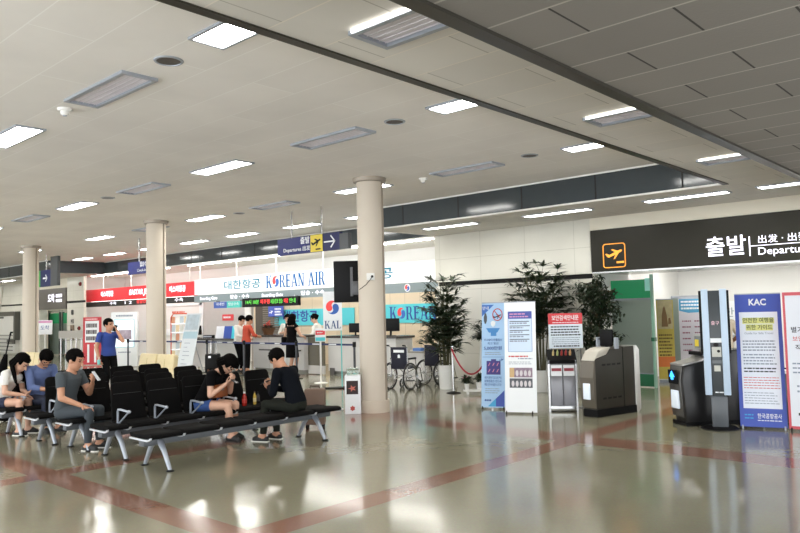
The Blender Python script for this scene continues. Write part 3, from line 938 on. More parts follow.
t = thing('notice_board', 'white notice board with a red heading standing over the disposal bin', 'notice board', (-6.66, 11.13, 0), R_(33))
MB().box(0, .58, 0, .02, 1.03, 1.64).build('panel', mat('pale notice', 'dfe9f2', 0.45), t)
MB().box(0, .58, -.004, 0, 1.45, 1.64).build('heading', red_m, t)
text('보안검색안내문', .10, white_board, t, (.29, -.006, 1.555), width=.46, bold=.012)
lines(MB(), .07, .52, 1.485, 1, .02, .012, y=-.005, ragged=.02).build('small_lettering', white_board, t)
lines(MB(), .04, .55, 1.415, 4, .047, .022, ragged=.1).build('lettering', ink, t)
lines(MB(), .05, .54, 1.22, 4, .035, .012, ragged=.1).build('small_lettering', ink_grey, t)
lines(MB(), .08, .52, 1.08, 1, .03, .022, ragged=.02).build('lettering', ink, t)
for sx in (.04, .54):
    MB().cyl((sx, .03, 0), (sx, .03, 1.6), .012, n=8).build('post', steel, t)
MB().box(.0, .58, -.05, .2, 0, .015).build('base', steel, t)

# gate cabinet (left)
gm = mat('dark bronze gate', '35322c', 0.4, 0.1)
t = thing('gate_cabinet', 'dark bronze gate cabinet with a black monitor beside the disposal bin', 'gate cabinet', (-5.74, 10.575, 0), R_(-14))
prof = [(.0, .12), (.0, .90), (.06, .92), (.28, .97), (.36, 1.06), (.95, 1.085), (.95, .12)]
MB().prism(prof, 'x', 0.02, .27).build('body', gm, t, bevel=.008)
MB().box(.0, .285, -.0, .97, 0, .12).build('plinth', black_plastic, t)
MB().prism([(-.02, .885), (.02, .92), (.27, .975), (.36, 1.07), (.37, 1.09), (.34, 1.09), (.2, 1.075), (.08, 1.03)], 'x', 0.0, .275).build('pale_cover', mat('pale beige cover', 'c9c4b8', 0.45), t, bevel=.01)
MB().prism([(.0, .14), (.0, .90), (-.03, .86), (-.06, .62), (-.045, .3)], 'x', .0, .275).build('front_panel', mat('bronze front', '6a645a', 0.35, 0.3), t)
MB().box(.07, .205, -.075, -.05, .28, .53).build('light_plate', mat('pale lit plate', 'e6f0ff', 0.3, emit=.08), t, bevel=.004)
for k, z in enumerate((.27, .80)):
    q = MB()
    for i in range(4):
        q.box(.271, .274, .16 + i * .12, .24 + i * .12, z, z + .03)
    q.build('vent_slots', black_void, t)
MB().box(.02, .275, .66, .675, .12, 1.08).build('joint', black_void, t)
MB().prism([(.95, .0), (.95, 1.09), (1.0, 1.09), (1.06, 1.02), (1.06, .05), (1.0, .0)], 'x', 0.0, .29).build('white_end', white_gloss, t, bevel=.01)
MB().box(.02, .27, .42, .46, 1.10, 1.37).build('monitor', black_plastic, t, bevel=.008)
MB().box(-.06, -.03, .42, .5, 1.06, 1.24).box(.31, .34, .42, .5, 1.06, 1.24).build('monitor_bracket', alu, t)
MB().cyl((.14, .45, 1.06), (.14, .45, 1.12), .03).build('monitor_foot', black_plastic, t)
MB().box(.02, .31, .45, .47, 1.20, 1.22).box(-.05, .05, .45, .47, 1.20, 1.22).build('monitor_arm', black_plastic, t)

# gate cabinet with the blue arrow
t = thing('gate_cabinet', 'dark gate cabinet with a lit blue arrow on its grey front', 'gate cabinet', (-4.32, 10.66, 0), R_(-38))
prof = [(.0, .0), (-.02, .35), (-.04, .66), (.0, .86), (.30, .92), (.55, 1.06), (1.0, 1.08), (1.0, .0)]
MB().prism(prof, 'x', .06, .36).build('body', mat('black gate side', '201f20', 0.3, 0.1), t, bevel=.02)
MB().prism([(-.012, .12), (-.035, .35), (-.055, .66), (-.015, .872), (.02, .88), (.02, .12)], 'x', 0, .30).build('front_panel', mat('grey gate front', '5d5c5a', 0.35, 0.5), t, bevel=.006)
MB().prism([(-.02, .86), (.30, .925), (.5, 1.05), (.5, 1.07), (.28, .945), (-.02, .885)], 'x', .0, .34).build('top_cover', mat('silver gate top', 'b4b1ac', 0.3, 0.5), t)
MB().box(.05, .27, -.061, -.045, .60, .80).build('arrow_panel', black_plastic, t, rot=(.04, 0, 0), loc=(0, 0, 0))
MB().prism([(.16, .785), (.225, .70), (.19, .70), (.19, .66), (.13, .66), (.13, .70), (.095, .70)], 'y', -.068, -.061).build('arrow', led_blue, t, rot=(.04, 0, 0))
MB().box(.05, .24, -.058, -.03, .24, .50).build('light_plate', mat('pale lit plate', 'e6f0ff', 0.3, emit=.08), t, bevel=.004)
MB().box(.01, .33, .28, .36, 1.0, 1.05).build('reader_slot', black_plastic, t)
MB().box(.0, .36, .38, .44, 1.07, 1.30).build('screen', mat('grey screen case', 'a7a7a6', 0.35, 0.3), t, bevel=.01)
MB().box(.03, .33, .374, .38, 1.10, 1.27).build('display', mat('grey display', '7f8487', 0.2), t)
MB().box(.05, .14, .368, .374, 1.12, 1.22).build('yellow_symbol', yellow_m, t)
MB().box(.0, .36, -.02, 1.0, 0, .06).build('plinth', black_plastic, t)

# gate pillar
t = thing('gate_pillar', 'tall grey electronic gate pillar with pale blue side strips', 'gate pillar', (-3.77, 10.40, 0), R_(22))
pw = .37
MB().box(.11, pw - .10, .02, .10, .42, 1.93).build('core', mat('dark grey pillar', '44494c', 0.3), t, bevel=.006)
for x0 in (.02, pw - .11):
    MB().prism([(x0, .47), (x0 + .09, .47), (x0 + .09, 1.95), (x0, 1.95)], 'y', -.01, .10).build('side_strip', mat('pale blue strip', 'c3d6ea', 0.35, var=0.02), t, bevel=.01)
MB().box(-.01, .02, .0, .10, 1.05, 1.93).box(pw - .02, pw + .01, .0, .10, 1.05, 1.93).build('edge', black_plastic, t)
MB().box(.09, pw - .07, .0, .12, .03, .45).build('pedestal', mat('pillar foot grey', '595d62', 0.35), t, bevel=.01)
MB().lathe([(.25, 0), (.25, .012), (.22, .03), (.0, .032)], 32, (pw / 2, .06, 0)).build('base_plate', black_plastic, t, smooth=True)
text('출구', .06, mat('pale lit lettering', 'd8b0b8', 0.5, emit=.3), t, (pw / 2 + .005, .015, 1.47))
MB().box(.115, pw - .105, -.0, .02, 1.20, 1.26).build('scanner_slot', white_board, t)
MB().box(.13, pw - .12, -.0, .02, 1.0, 1.14).build('camera_plate', mat('pale camera plate', 'c9c9c0', 0.35), t, bevel=.004)
MB().cyl((pw / 2 + .03, -.01, 1.08), (pw / 2 + .03, .0, 1.08), .02).build('camera_lens', black_void, t)
MB().sph((pw / 2, .0, 1.17), (.035, .02, .028), 14, 8).build('camera_lens', black_void, t, smooth=True)
MB().box(.15, pw - .14, .0, .02, .80, .88).build('card_reader', mat('pale camera plate', 'c9c9c0', 0.35), t)
MB().box(.13, pw - .12, .0, .02, .91, .95).build('card_slot', mat('grey slot', '6c7174', 0.4), t)
lines(MB(), .15, .27, .515, 1, .02, .015, y=.019).build('small_lettering', white_board, t)

t = thing('gate_cabinet', 'black gate cabinet half hidden behind the grey pillar', 'gate cabinet', (-3.54, 11.22, 0), R_(-38))
MB().box(0, .20, 0, .9, 0, .70).build('body', mat('black gate side', '201f20', 0.3, 0.1), t, bevel=.02)
MB().box(.02, .18, .0, .9, .70, .74).build('top_cover', mat('silver gate top', 'b4b1ac', 0.3, 0.5), t)

# guide banner KAC
t = thing('banner_stand', 'blue banner with a white sheet and yellow highlighted heading, right of the pillar', 'banner stand', (-3.40, 10.70, 0), R_(16))
b = MB().box(0, .585, 0, .012, .03, 1.885).build('panel', blue_m, t, rot=(-R_(5.5), 0, 0))
MB().box(.05, .535, -.003, 0, .28, 1.62).build('white_sheet', mat('pale sheet', 'e6ebf6', 0.45, var=0.02), b)
text('KAC', .125, white_board, b, (.29, -.003, 1.755), width=.22, bold=.03)
text('안전한 여행을', .075, mat('olive heading', '56602a', 0.5), b, (.29, -.006, 1.50), width=.39, bold=.015)
text('위한 가이드', .075, mat('olive heading', '56602a', 0.5), b, (.30, -.006, 1.40), width=.33, bold=.015)
MB().box(.09, .49, -.005, -.003, 1.455, 1.54).box(.13, .47, -.005, -.003, 1.36, 1.445).build('highlight', mat('yellow highlight', 'dcdc8a', 0.5), b)
text('Guide for Safe Travel', .042, ink_grey, b, (.29, -.005, 1.32), width=.36)
lines(MB(), .08, .50, 1.22, 4, .042, .018, y=-.003, ragged=.1).build('lettering', ink_grey, b)
lines(MB(), .08, .50, 1.03, 4, .042, .018, y=-.003, ragged=.35).build('lettering', ink_grey, b)
lines(MB(), .08, .50, .84, 2, .042, .018, y=-.003, ragged=.1).build('lettering', ink, b)
lines(MB(), .07, .52, .71, 5, .036, .010, y=-.003, ragged=.05).build('small_lettering', ink_red, b)
lines(MB(), .07, .52, .50, 5, .036, .010, y=-.003, ragged=.2).build('small_lettering', ink_grey, b)
text('한국공항공사', .075, white_board, b, (.37, -.003, .175), width=.30, bold=.01)
lines(MB(), .22, .52, .125, 1, .02, .012, y=-.001, ragged=.02).build('small_lettering', white_board, b)
lines(MB(), .06, .17, .20, 2, .045, .016, y=-.001, ragged=.02).build('small_lettering', mat('cyan print', '3aa3d8', 0.45), b)
for sx in (.03, .555):
    MB().cyl((sx, .006, 0), (sx, .006, .05), .012, n=8).build('foot', alu, t)
MB().box(.0, .585, -.004, .02, 1.87, 1.885).build('top_rail', alu, b)
MB().cyl((.29, .17, 1.5), (.29, .36, .0), .011, n=8).build('prop', alu, t)
# red edged notice at the right picture edge
t = thing('banner_stand', 'white notice banner with a red border cut by the right picture edge', 'banner stand', (-2.81, 10.82, 0), R_(12))
MB().box(0, .60, 0, .012, .03, 1.875).build('panel', mat('red border', 'cf5560', 0.45, var=0.03), t)
MB().box(.03, .57, -.003, 0, .07, 1.83).build('white_sheet', mat('pale notice sheet', 'e3e6ee', 0.45, var=0.02), t)
text('별기88', .085, ink, t, (.20, -.005, 1.36), bold=.01)
text('보안(검', .075, ink_red, t, (.21, -.005, 1.24))
text('직국', .085, ink, t, (.20, -.005, 1.12), bold=.01)
lines(MB(), .08, .5, .92, 3, .06, .02, y=-.003).build('small_lettering', ink_grey, t)
lines(MB(), .12, .5, .62, 2, .07, .025, y=-.003).build('small_lettering', ink_grey, t)
lines(MB(), .12, .5, .25, 1, .07, .035, y=-.003).build('small_lettering', ink, t)
for sx in (.03, .57):
    MB().cyl((sx, .006, 0), (sx, .006, .05), .012, n=8).build('foot', black_plastic, t)
MB().cyl((.3, .02, 1.5), (.3, .40, .0), .011, n=8).build('prop', alu, t)
# green chair behind the banners
t = thing('chair', 'bright green chair with black tube frame seen between the two right banners', 'chair', (-3.35, 12.55, 0), R_(-110))
gp = mat('bright green plastic', '2fcf9a', 0.4)
MB().box(-.24, .24, -.24, .24, .42, .47).build('seat', gp, t, bevel=.02)
MB().box(-.23, .23, -.27, -.23, .58, .92).build('backrest', gp, t, bevel=.015)
MB().box(-.24, .24, -.22, .22, .08, .26).build('under_shelf', gp, t, bevel=.01)
for sx in (-.25, .25):
    MB().tube([(sx, .22, 0), (sx, .22, .40), (sx, .0, .66), (sx, -.25, .70), (sx, -.27, .95)], .016, 8).build('side_frame', black_plastic, t, smooth=True)
    MB().tube([(sx, -.24, 0), (sx, -.22, .42), (sx, -.25, .70)], .016, 8).build('leg', black_plastic, t, smooth=True)

# ------------------------------------------------------------------ plants
def fan_palm(label, x, y, pot, h, spread, n_stem, seed, potted=True, low=.55):
    q = random.Random(seed)
    t = thing('potted_palm', label, 'potted plant', (x, y, 0), 0, 'potted palms by the stone wall')
    if pot:
        r0, r1, ph = pot
        MB().lathe([(r0, 0), (r0 + .01, .02), (r1 - .01, ph - .03), (r1, ph), (r1 - .03, ph), (r1 - .05, ph - .06)], 32).build('pot', white_gloss, t, smooth=True)
        MB().lathe([(r1 - .04, ph - .07), (r1 - .05, ph - .05)], 24).build('soil', soil, t)
        z0 = ph - .06
    else:
        z0 = 0.0
    st, lf = MB(), MB()
    for i in range(n_stem):
        a = q.uniform(0, 2 * PI)
        r = q.uniform(.0, .12)
        top = h * q.uniform(.55, 1.0)
        ln = q.uniform(.1, .55) * spread
        p0 = Vector((r * math.cos(a), r * math.sin(a), z0))
        p2 = Vector((ln * math.cos(a), ln * math.sin(a), top))
        p1 = (p0 + p2) / 2 + Vector((-.1 * ln * math.cos(a), -.1 * ln * math.sin(a), .1))
        st.tube([p0, p1, p2], [.016, .013, .008], 6)
        nf = 9 + int(top * 5)
        for k in range(nf):
            f = 1 - (k / nf) * (1 - low / max(top, .6))
            f = min(1, max(.15, f))
            base = p0.lerp(p2, f) if f > .5 else p0.lerp(p1, f * 2)
            b = q.uniform(0, 2 * PI)
            el = q.uniform(.1, .9)
            d = Vector((math.cos(b) * math.cos(el), math.sin(b) * math.cos(el), math.sin(el)))
            pl = q.uniform(.18, .42) * spread / .6
            tip = base + d * pl
            st.tube([base, base + d * pl * .6 + Vector((0, 0, .02)), tip], [.006, .005, .004], 4)
            m = q.randint(7, 11)
            ax = d.cross(Vector((0, 0, 1))).normalized()
            for j in range(m):
                u = (j / (m - 1) - .5) * 2.5
                nrm = ax.cross(d).normalized()
                dd = (d * math.cos(u) + ax * math.sin(u) + nrm * .12).normalized()
                lf.leaf(tip, dd, q.uniform(.20, .34), .027, droop=q.uniform(.15, .55))
    for b_ in (st.bm, lf.bm):
        for v in b_.verts:
            if v.co.y > 14.08 - y:
                v.co.y = 14.08 - y - .02 * q.random()
    st.build('cane', stem_m, t, smooth=True)
    lf.build('foliage', green_leaf, t, fix=False)
    return t
fan_palm('tall bushy palm in a white round pot behind the wheelchairs', -10.17, 12.60, (.15, .19, .53), 2.45, .62, 12, 3, low=.25)
fan_palm('tall palm behind the blue and white banner stands', -8.12, 13.22, (.19, .23, .45), 2.45, .80, 14, 11, low=.7)
fan_palm('small palm half hidden left of the blue banner', -9.55, 13.60, (.12, .15, .35), 1.45, .45, 5, 19, low=.9)
q = random.Random(5)
t = thing('potted_fig_tree', 'dark leafy fig tree behind the gate cabinet under the departures sign', 'potted plant', (-6.85, 13.35, 0), 0)
MB().lathe([(.2, 0), (.21, .02), (.25, .46), (.26, .48), (.22, .48), (.2, .42)], 28).build('pot', white_gloss, t, smooth=True)
MB().lathe([(.2, .40), (.19, .43)], 20).build('soil', soil, t)
br, lf = MB(), MB()
br.tube([(0, 0, .4), (.03, .02, 1.0), (-.02, 0, 1.6), (.0, .0, 2.2)], [.045, .035, .028, .012], 8)
for i in range(70):
    z = q.uniform(.85, 2.25)
    a = q.uniform(0, 2 * PI)
    L = q.uniform(.2, .50) * (1.0 if z < 2.0 else .8)
    p0 = Vector((0, 0, z))
    p1 = p0 + Vector((math.cos(a) * L, math.sin(a) * L, q.uniform(.0, .22)))
    br.tube([p0, (p0 + p1) / 2 + Vector((0, 0, .04)), p1], [.010, .007, .004], 5)
    for k in range(30):
        f = q.uniform(.25, 1.08)
        p = p0.lerp(p1, f) + Vector((q.uniform(-.09, .09), q.uniform(-.09, .09), q.uniform(-.12, .06)))
        b = q.uniform(0, 2 * PI)
        lf.leaf(p, (math.cos(b), math.sin(b), q.uniform(-.9, .3)), q.uniform(.07, .12), .026, droop=.3)
br.build('trunk', mat('fig bark', '5b4a38', 0.8, var=.2), t, smooth=True)
lf.build('foliage', green_leaf2, t, fix=False)

# flower pots on a low white stand
t = thing('plant_stand', 'low white oval stand under the small flower pots', 'plant stand', (-9.06, 12.15, 0), FACE)
MB().lathe([(.24, .055), (.25, .07), (.25, .09), (.23, .095)], 28, sx=1, sy=.6).build('tray', white_gloss, t, smooth=True)
for sx in (-.15, .15):
    for sy in (-.07, .07):
        MB().cyl((sx, sy, 0), (sx, sy, .06), .022).build('foot', white_gloss, t)
for i, (dx, r, h) in enumerate(((-.165, .055, .12), (.115, .10, .15))):
    a = FACE
    t = thing('flower_pot', ('small white pot with leafy flowers, left on the low stand', 'larger white pot with leafy flowers, right on the low stand')[i], 'flower pot', (-9.06 + dx * math.cos(a), 12.15 + dx * math.sin(a), .095), 0, 'flower pots by the stone wall')
    MB().lathe([(r * .75, 0), (r, h), (r * .88, h), (r * .8, h - .02)], 20).build('pot', white_gloss, t, smooth=True)
    lf = MB()
    for k in range(130):
        b = q.uniform(0, 2 * PI); e = q.uniform(.1, 1.3)
        rr = q.uniform(.0, .07)
        lf.leaf((rr * math.cos(b), rr * math.sin(b), h + q.uniform(-.01, .12)), (math.cos(b) * math.cos(e), math.sin(b) * math.cos(e), math.sin(e)), q.uniform(.07, .15), .026, droop=.4)
    lf.build('foliage', green_leaf, t, fix=False)
    fl = MB()
    for k in range(5):
        b = q.uniform(0, 2 * PI)
        fl.sph((.08 * math.cos(b), .08 * math.sin(b), h + q.uniform(.08, .17)), (.016, .016, .01), 8, 5)
    fl.build('blossom', mat('pink blossom', 'd8a0ac', 0.6), t, smooth=True)

# rope barrier
ropepts = [(-9.53, 12.03), (-8.38, 11.80)]
for i, (x, y) in enumerate(ropepts):
    t = thing('rope_post', ('chrome rope post in front of the white palm pot', 'chrome rope post hidden behind the pale blue banner')[i], 'rope post', (x, y, 0), 0, 'rope posts')
    MB().lathe([(.15, 0), (.15, .01), (.06, .03), (.02, .04)], 28).build('base', black_plastic if i == 0 else steel, t, smooth=True)
    MB().cyl((0, 0, .03), (0, 0, .96), .019).build('pole', chrome, t, smooth=True)
    MB().lathe([(.02, .95), (.034, .965), (.034, .985), (.0, .995)], 18).build('cap', chrome, t, smooth=True)
r = MB()
A, B = Vector((-9.53, 12.00, .93)), Vector((-8.38, 11.77, .93))
r.tube([A.lerp(B, k / 14) - Vector((0, 0, .50 * 4 * (k / 14) * (1 - k / 14))) for k in range(15)], .018, 8)
tag(r.build('barrier_rope', mat('red rope', '9c1f30', 0.7, scale=60, bump=.2), smooth=True), 'sagging red rope between the chrome post and the blue banner', 'rope')
t = MB().box(0, .48, 0, .02, 0, 1.08).build('notice_board', white_board, None, loc=(-10.12, 13.72, 0.02), rot=(-R_(14), 0, R_(20)))
tag(t, 'blank white board leaning against the stone wall behind the red rope', 'board')

# ------------------------------------------------------------------ wheelchairs
def wheel(parent, x, y, r, name, tyre_r=.018):
    w = MB()
    w.tube([(x, y + r * math.cos(k * PI / 16), r + r * math.sin(k * PI / 16)) for k in range(32)], tyre_r, 8, closed=True)
    o = w.build(name, mat('black tyre', '1a1a1a', 0.7), parent, smooth=True)
    s = MB()
    s.tube([(x, y + (r - .03) * math.cos(k * PI / 16), r + (r - .03) * math.sin(k * PI / 16)) for k in range(32)], .008, 6, closed=True)
    for k in range(12):
        a = k * PI / 6
        s.cyl((x, y, r), (x, y + (r - .03) * math.cos(a), r + (r - .03) * math.sin(a)), .003, n=5)
    s.cyl((x - .03, y, r), (x + .03, y, r), .03, n=12)
    s.build('rim', steel, o, smooth=True)
    return o
def wheelchair(label, x, y, rz, plate=True):
    t = thing('wheelchair', label, 'wheelchair', (x, y, 0), rz, 'wheelchairs by the palm')
    for s in (-1, 1):
        wheel(t, s * .27, 0, .29, 'large_wheel')
        MB().tube([(s * .30, .26 * math.cos(k * PI / 14), .29 + .26 * math.sin(k * PI / 14)) for k in range(28)], .009, 6, closed=True).build('hand_rim', steel, t, smooth=True)
        wheel(t, s * .22, .42, .09, 'front_caster', .014)
        MB().tube([(s * .215, -.12, .98), (s * .215, -.02, .93), (s * .215, -.02, .28), (s * .215, .42, .28), (s * .215, .42, .10)], .012, 8).tube([(s * .215, .38, .48), (s * .215, .52, .44), (s * .21, .62, .14)], .011, 8).build('side_frame', chrome, t, smooth=True)
        MB().box(s * .235 - .025, s * .235 + .025, .0, .30, .66, .70).build('armrest', black_plastic, t, bevel=.01)
        MB().tube([(s * .225, .02, .48), (s * .225, .02, .67), (s * .225, .30, .67), (s * .225, .34, .48)], .010, 8).build('armrest_frame', chrome, t, smooth=True)
        MB().cyl((s * .215, -.20, .985), (s * .215, -.10, .975), .017).build('hand_grip', black_plastic, t)
        MB().box(s * .12 - .08, s * .12 + .08, .55, .70, .12, .14).build('footrest', black_plastic, t, bevel=.005)
    MB().box(-.21, .21, -.035, -.01, .45, .94).build('back_sling', mat('navy canvas', '1b1d2e', 0.8), t, bevel=.008)
    if plate:
        MB().box(-.14, .14, -.04, -.034, .82, .88).build('name_plate', white_board, t)
        MB().prism([(-.03, .70), (.03, .70), (.03, .76), (0, .78), (-.03, .76)], 'y', -.039, -.034).build('white_mark', white_board, t)
    MB().box(-.20, .20, .0, .42, .45, .50).build('seat', mat('navy canvas', '1b1d2e', 0.8), t, bevel=.012)
    MB().tube([(-.2, .1, .20), (.2, .3, .44)], .010, 8).tube([(.2, .1, .20), (-.2, .3, .44)], .010, 8).build('cross_brace', chrome, t, smooth=True)
    return t
wheelchair('navy wheelchair with a white name plate right of the nearest column', -11.02, 12.0, R_(10))
wheelchair('second wheelchair parked between the name plated one and the palm pot', -10.92, 13.02, R_(0), False)

def taeguk(cx, cz, r, tilt):
    pts = [(r * math.cos(PI * k / 12), r * math.sin(PI * k / 12)) for k in range(13)]
    pts += [(-r / 2 - r / 2 * math.cos(PI * k / 8), -r / 2 * math.sin(PI * k / 8)) for k in range(1, 8)]
    pts += [(r / 2 - r / 2 * math.cos(PI * k / 8), r / 2 * math.sin(PI * k / 8)) for k in range(0, 8)]
    g = [(.86 * a + .0 * r, .86 * b + .13 * r) for a, b in pts]
    c, s = math.cos(tilt), math.sin(tilt)
    red = [(cx + a * c - b * s, cz + a * s + b * c) for a, b in g]
    blue = [(2 * cx - a, 2 * cz - b) for a, b in red]
    return red, blue
def emblem(parent, cx, cz, r, y):
    red, blue = taeguk(cx, cz, r, R_(28))
    MB().prism(red, 'y', y - .004, y).build('emblem_red', ink_kr, parent)
    MB().prism(blue, 'y', y - .004, y).build('emblem_blue', mat('emblem blue', '2f62b8', 0.45), parent)

def serif(mb, s, x, z, h, y0, y1, k=.86):
    """old style capitals with slab ends, built stroke by stroke; returns the x after the word"""
    T, t_ = .20, .10
    def P(*pts):
        mb.prism([(x + a * h * k, z + b * h) for a, b in pts], 'y', y0, y1)
    def bar(cx, b, w=.34):
        P((cx - w / 2, b), (cx + w / 2, b), (cx + w / 2, b + .05), (cx - w / 2, b + .05))
    for ch in s:
        if ch == ' ':
            x += .45 * h * k
            continue
        w = .8
        if ch == 'K':
            P((.10, 0), (.30, 0), (.30, 1), (.10, 1)); bar(.2, 0, .38); bar(.2, .95, .38)
            P((.30, .42), (.36, .38), (.74, .95), (.66, .98)); bar(.70, .95, .3)
            P((.38, .56), (.52, .68), (.86, 0), (.64, 0)); bar(.77, 0, .34); w = .98
        elif ch == 'R':
            P((.10, 0), (.30, 0), (.30, 1), (.10, 1)); bar(.2, 0, .38); bar(.2, .95, .38)
            P((.30, .94), (.50, .94), (.50, 1), (.30, 1)); P((.30, .46), (.50, .46), (.50, .52), (.30, .52))
            P((.46, 1), (.60, .97), (.70, .86), (.70, .62), (.60, .50), (.46, .46), (.50, .54), (.54, .64), (.54, .84), (.50, .93))
            P((.42, .48), (.58, .50), (.84, 0), (.64, 0)); bar(.76, 0, .3); w = .92
        elif ch == 'E':
            P((.10, 0), (.30, 0), (.30, 1), (.10, 1)); bar(.2, 0, .38); bar(.2, .95, .38)
            for b in (0, .48, .94):
                P((.30, b), (.62, b), (.62, b + .06), (.30, b + .09))
            P((.58, 0), (.66, 0), (.68, .22), (.62, .2)); P((.58, 1), (.66, 1), (.68, .78), (.62, .8)); P((.46, .38), (.50, .38), (.50, .64), (.46, .64)); w = .78
        elif ch == 'A':
            P((.10, 0), (.20, 0), (.46, 1), (.36, 1)); P((.36, 1), (.54, 1), (.86, 0), (.66, 0))
            P((.22, .30), (.66, .30), (.66, .36), (.22, .36)); bar(.14, 0, .28); bar(.76, 0, .34); w = .95
        elif ch == 'N':
            P((.11, 0), (.22, 0), (.22, 1), (.11, 1)); P((.68, 0), (.79, 0), (.79, 1), (.68, 1)); P((.10, 1), (.30, 1), (.78, 0), (.62, 0))
            bar(.16, 0, .28); bar(.16, .95, .26); bar(.74, .95, .28); w = .92
        elif ch == 'I':
            P((.10, 0), (.30, 0), (.30, 1), (.10, 1)); bar(.2, 0, .38); bar(.2, .95, .38); w = .42
        elif ch == 'L':
            P((.10, 0), (.30, 0), (.30, 1), (.10, 1)); bar(.2, 0, .38); bar(.2, .95, .38)
            P((.30, 0), (.66, 0), (.66, .06), (.30, .06)); P((.60, 0), (.68, 0), (.70, .24), (.64, .22)); w = .76
        x += w * h * k
    return x
def korean_air(parent, x, z, h, y, m, m2=None, words='REAN AIR'):
    a = MB()
    xe = serif(a, 'K', x, z, h, y - .004, y)
    xe = serif(a, words, xe + .86 * h, z, h, y - .004, y)
    a.build('lettering', m, parent)
    emblem(parent, x + .86 * .98 * h + .41 * h, z + .5 * h, .44 * h, y)
    return xe

# ------------------------------------------------------------------ airline signs and counters
t = thing('airline_sign', 'long white backlit airline sign with blue serif lettering and round emblem', 'sign', (0, 14.55, 0), 0)
MB().box(-23.55, -11.6, 0, .16, 2.52, 3.07).build('lightbox', sign_white, t)
korean_air(t, -19.25, 2.60, .41, 0, ink_ka)
text('대한항공', .34, mat('airline teal outline', '1f7f98', 0.6, emit=.02), t, (-20.6, -.004, 2.77), width=2.1, bold=.012)
text('대한항공', .34, mat('airline teal outline', '1f7f98', 0.6, emit=.02), t, (-14.6, -.004, 2.79), width=2.1, bold=.012)
ds = MB().box(-23.55, -11.6, -.02, .12, 2.24, 2.50).build('lower_band', mat('grey sign band', '7f8d90', 0.3), t)
for i, x in enumerate((-22.6, -20.7, -18.9, -16.9, -15.0)):
    text('Boarding Gate' if i % 2 == 0 else '탑승 · 수속', .15, led_white, t, (x, -.024, 2.37), width=1.1)
MB().cyl((-13.0, -.024, 2.37), (-13.0, -.02, 2.37), .11).build('disc', white_board, t)
emblem(t, -13.0, 2.37, .085, -.026)
for x in (-23.3, -21.0, -18.8, -16.5, -14.0, -12.0):
    MB().cyl((x, .08, 3.06), (x, .08, 3.63), .016, n=8).build('hanger_rod', white_paint, t)
MB().box(-23.5, -11.9, .17, .30, 2.40, 2.50).build('fill_lamp', under_m, t)  # lamp added out of sight behind the band to brighten the counter wall

t = thing('airline_sign', 'long red backlit airline sign with white lettering left of the white one', 'sign', (0, 14.55, 0), 0)
MB().box(-32.6, -23.6, 0, .16, 2.50, 3.03).build('lightbox', sign_red, t)
text('이스타항공', .26, led_white, t, (-30.5, -.004, 2.78), width=1.15, bold=.02)
text('EASTAR JET', .30, led_white, t, (-27.7, -.004, 2.78), width=1.7, bold=.02, shear=.2)
text('이스타항공', .26, led_white, t, (-24.75, -.004, 2.78), width=1.15, bold=.02)
MB().box(-32.6, -23.6, -.02, .12, 2.26, 2.48).build('lower_band', mat('black sign band', '1d1b1b', 0.3), t)
for x, s in ((-29.9, '수속'), (-28.6, '1 2'), (-24.6, '수속')):
    text(s, .16, led_white, t, (x, -.024, 2.37), width=.6)
text('출발안내 이스타', .17, led_red, t, (-26.9, -.024, 2.39), width=1.9)
for x in (-31.0, -28.5, -26.0, -24.0):
    MB().cyl((x, .08, 3.02), (x, .08, 3.63), .016, n=8).build('hanger_rod', white_paint, t)
MB().box(-32.4, -23.7, .17, .30, 2.40, 2.50).build('fill_lamp', under_m, t)  # added hidden lamp, brightens the white wall behind the red sign

t = thing('led_board', 'black LED board with green and red scrolling text under the white airline sign', 'LED board', (0, 14.35, 0), 0)
MB().box(-20.3, -17.4, 0, .12, 2.0, 2.29).build('case', black_plastic, t)
text('14시 10분', .16, led_green, t, (-19.75, -.004, 2.15), width=.72)
text('제주행', .16, led_red, t, (-19.05, -.004, 2.15), width=.5)
text('서울/김포 탑승', .16, led_green, t, (-18.45, -.004, 2.15), width=.62)
text('마감', .16, led_red, t, (-17.97, -.004, 2.15), width=.2)
text('안내', .16, led_green, t, (-17.65, -.004, 2.15), width=.3)
for x in (-20.1, -17.6):
    MB().cyl((x, .06, 2.28), (x, .06, 2.36), .012, n=8).build('hanger_rod', steel, t)
    MB().box(x - .03, x + .03, .05, .17, 2.29, 2.32).build('bracket', steel, t)
t = thing('hanging_sign', 'small blue and turquoise sign hanging left of the LED board', 'sign', (0, 14.35, 0), 0)
MB().box(-22.0, -21.2, 0, .05, 2.0, 2.22).build('blue_half', mat('deep sign blue', '3a5cae', 0.4), t)
MB().box(-21.2, -20.4, 0, .05, 2.0, 2.22).build('turquoise_half', mat('sign turquoise', '4ecabe', 0.4), t)
text('국내선', .12, white_board, t, (-21.6, -.004, 2.13), width=.5)
text('탑승수속', .12, white_board, t, (-20.8, -.004, 2.12), width=.6)
for x in (-21.9, -20.5):
    MB().box(x - .03, x + .03, .02, .17, 2.20, 2.26).build('bracket', steel, t)

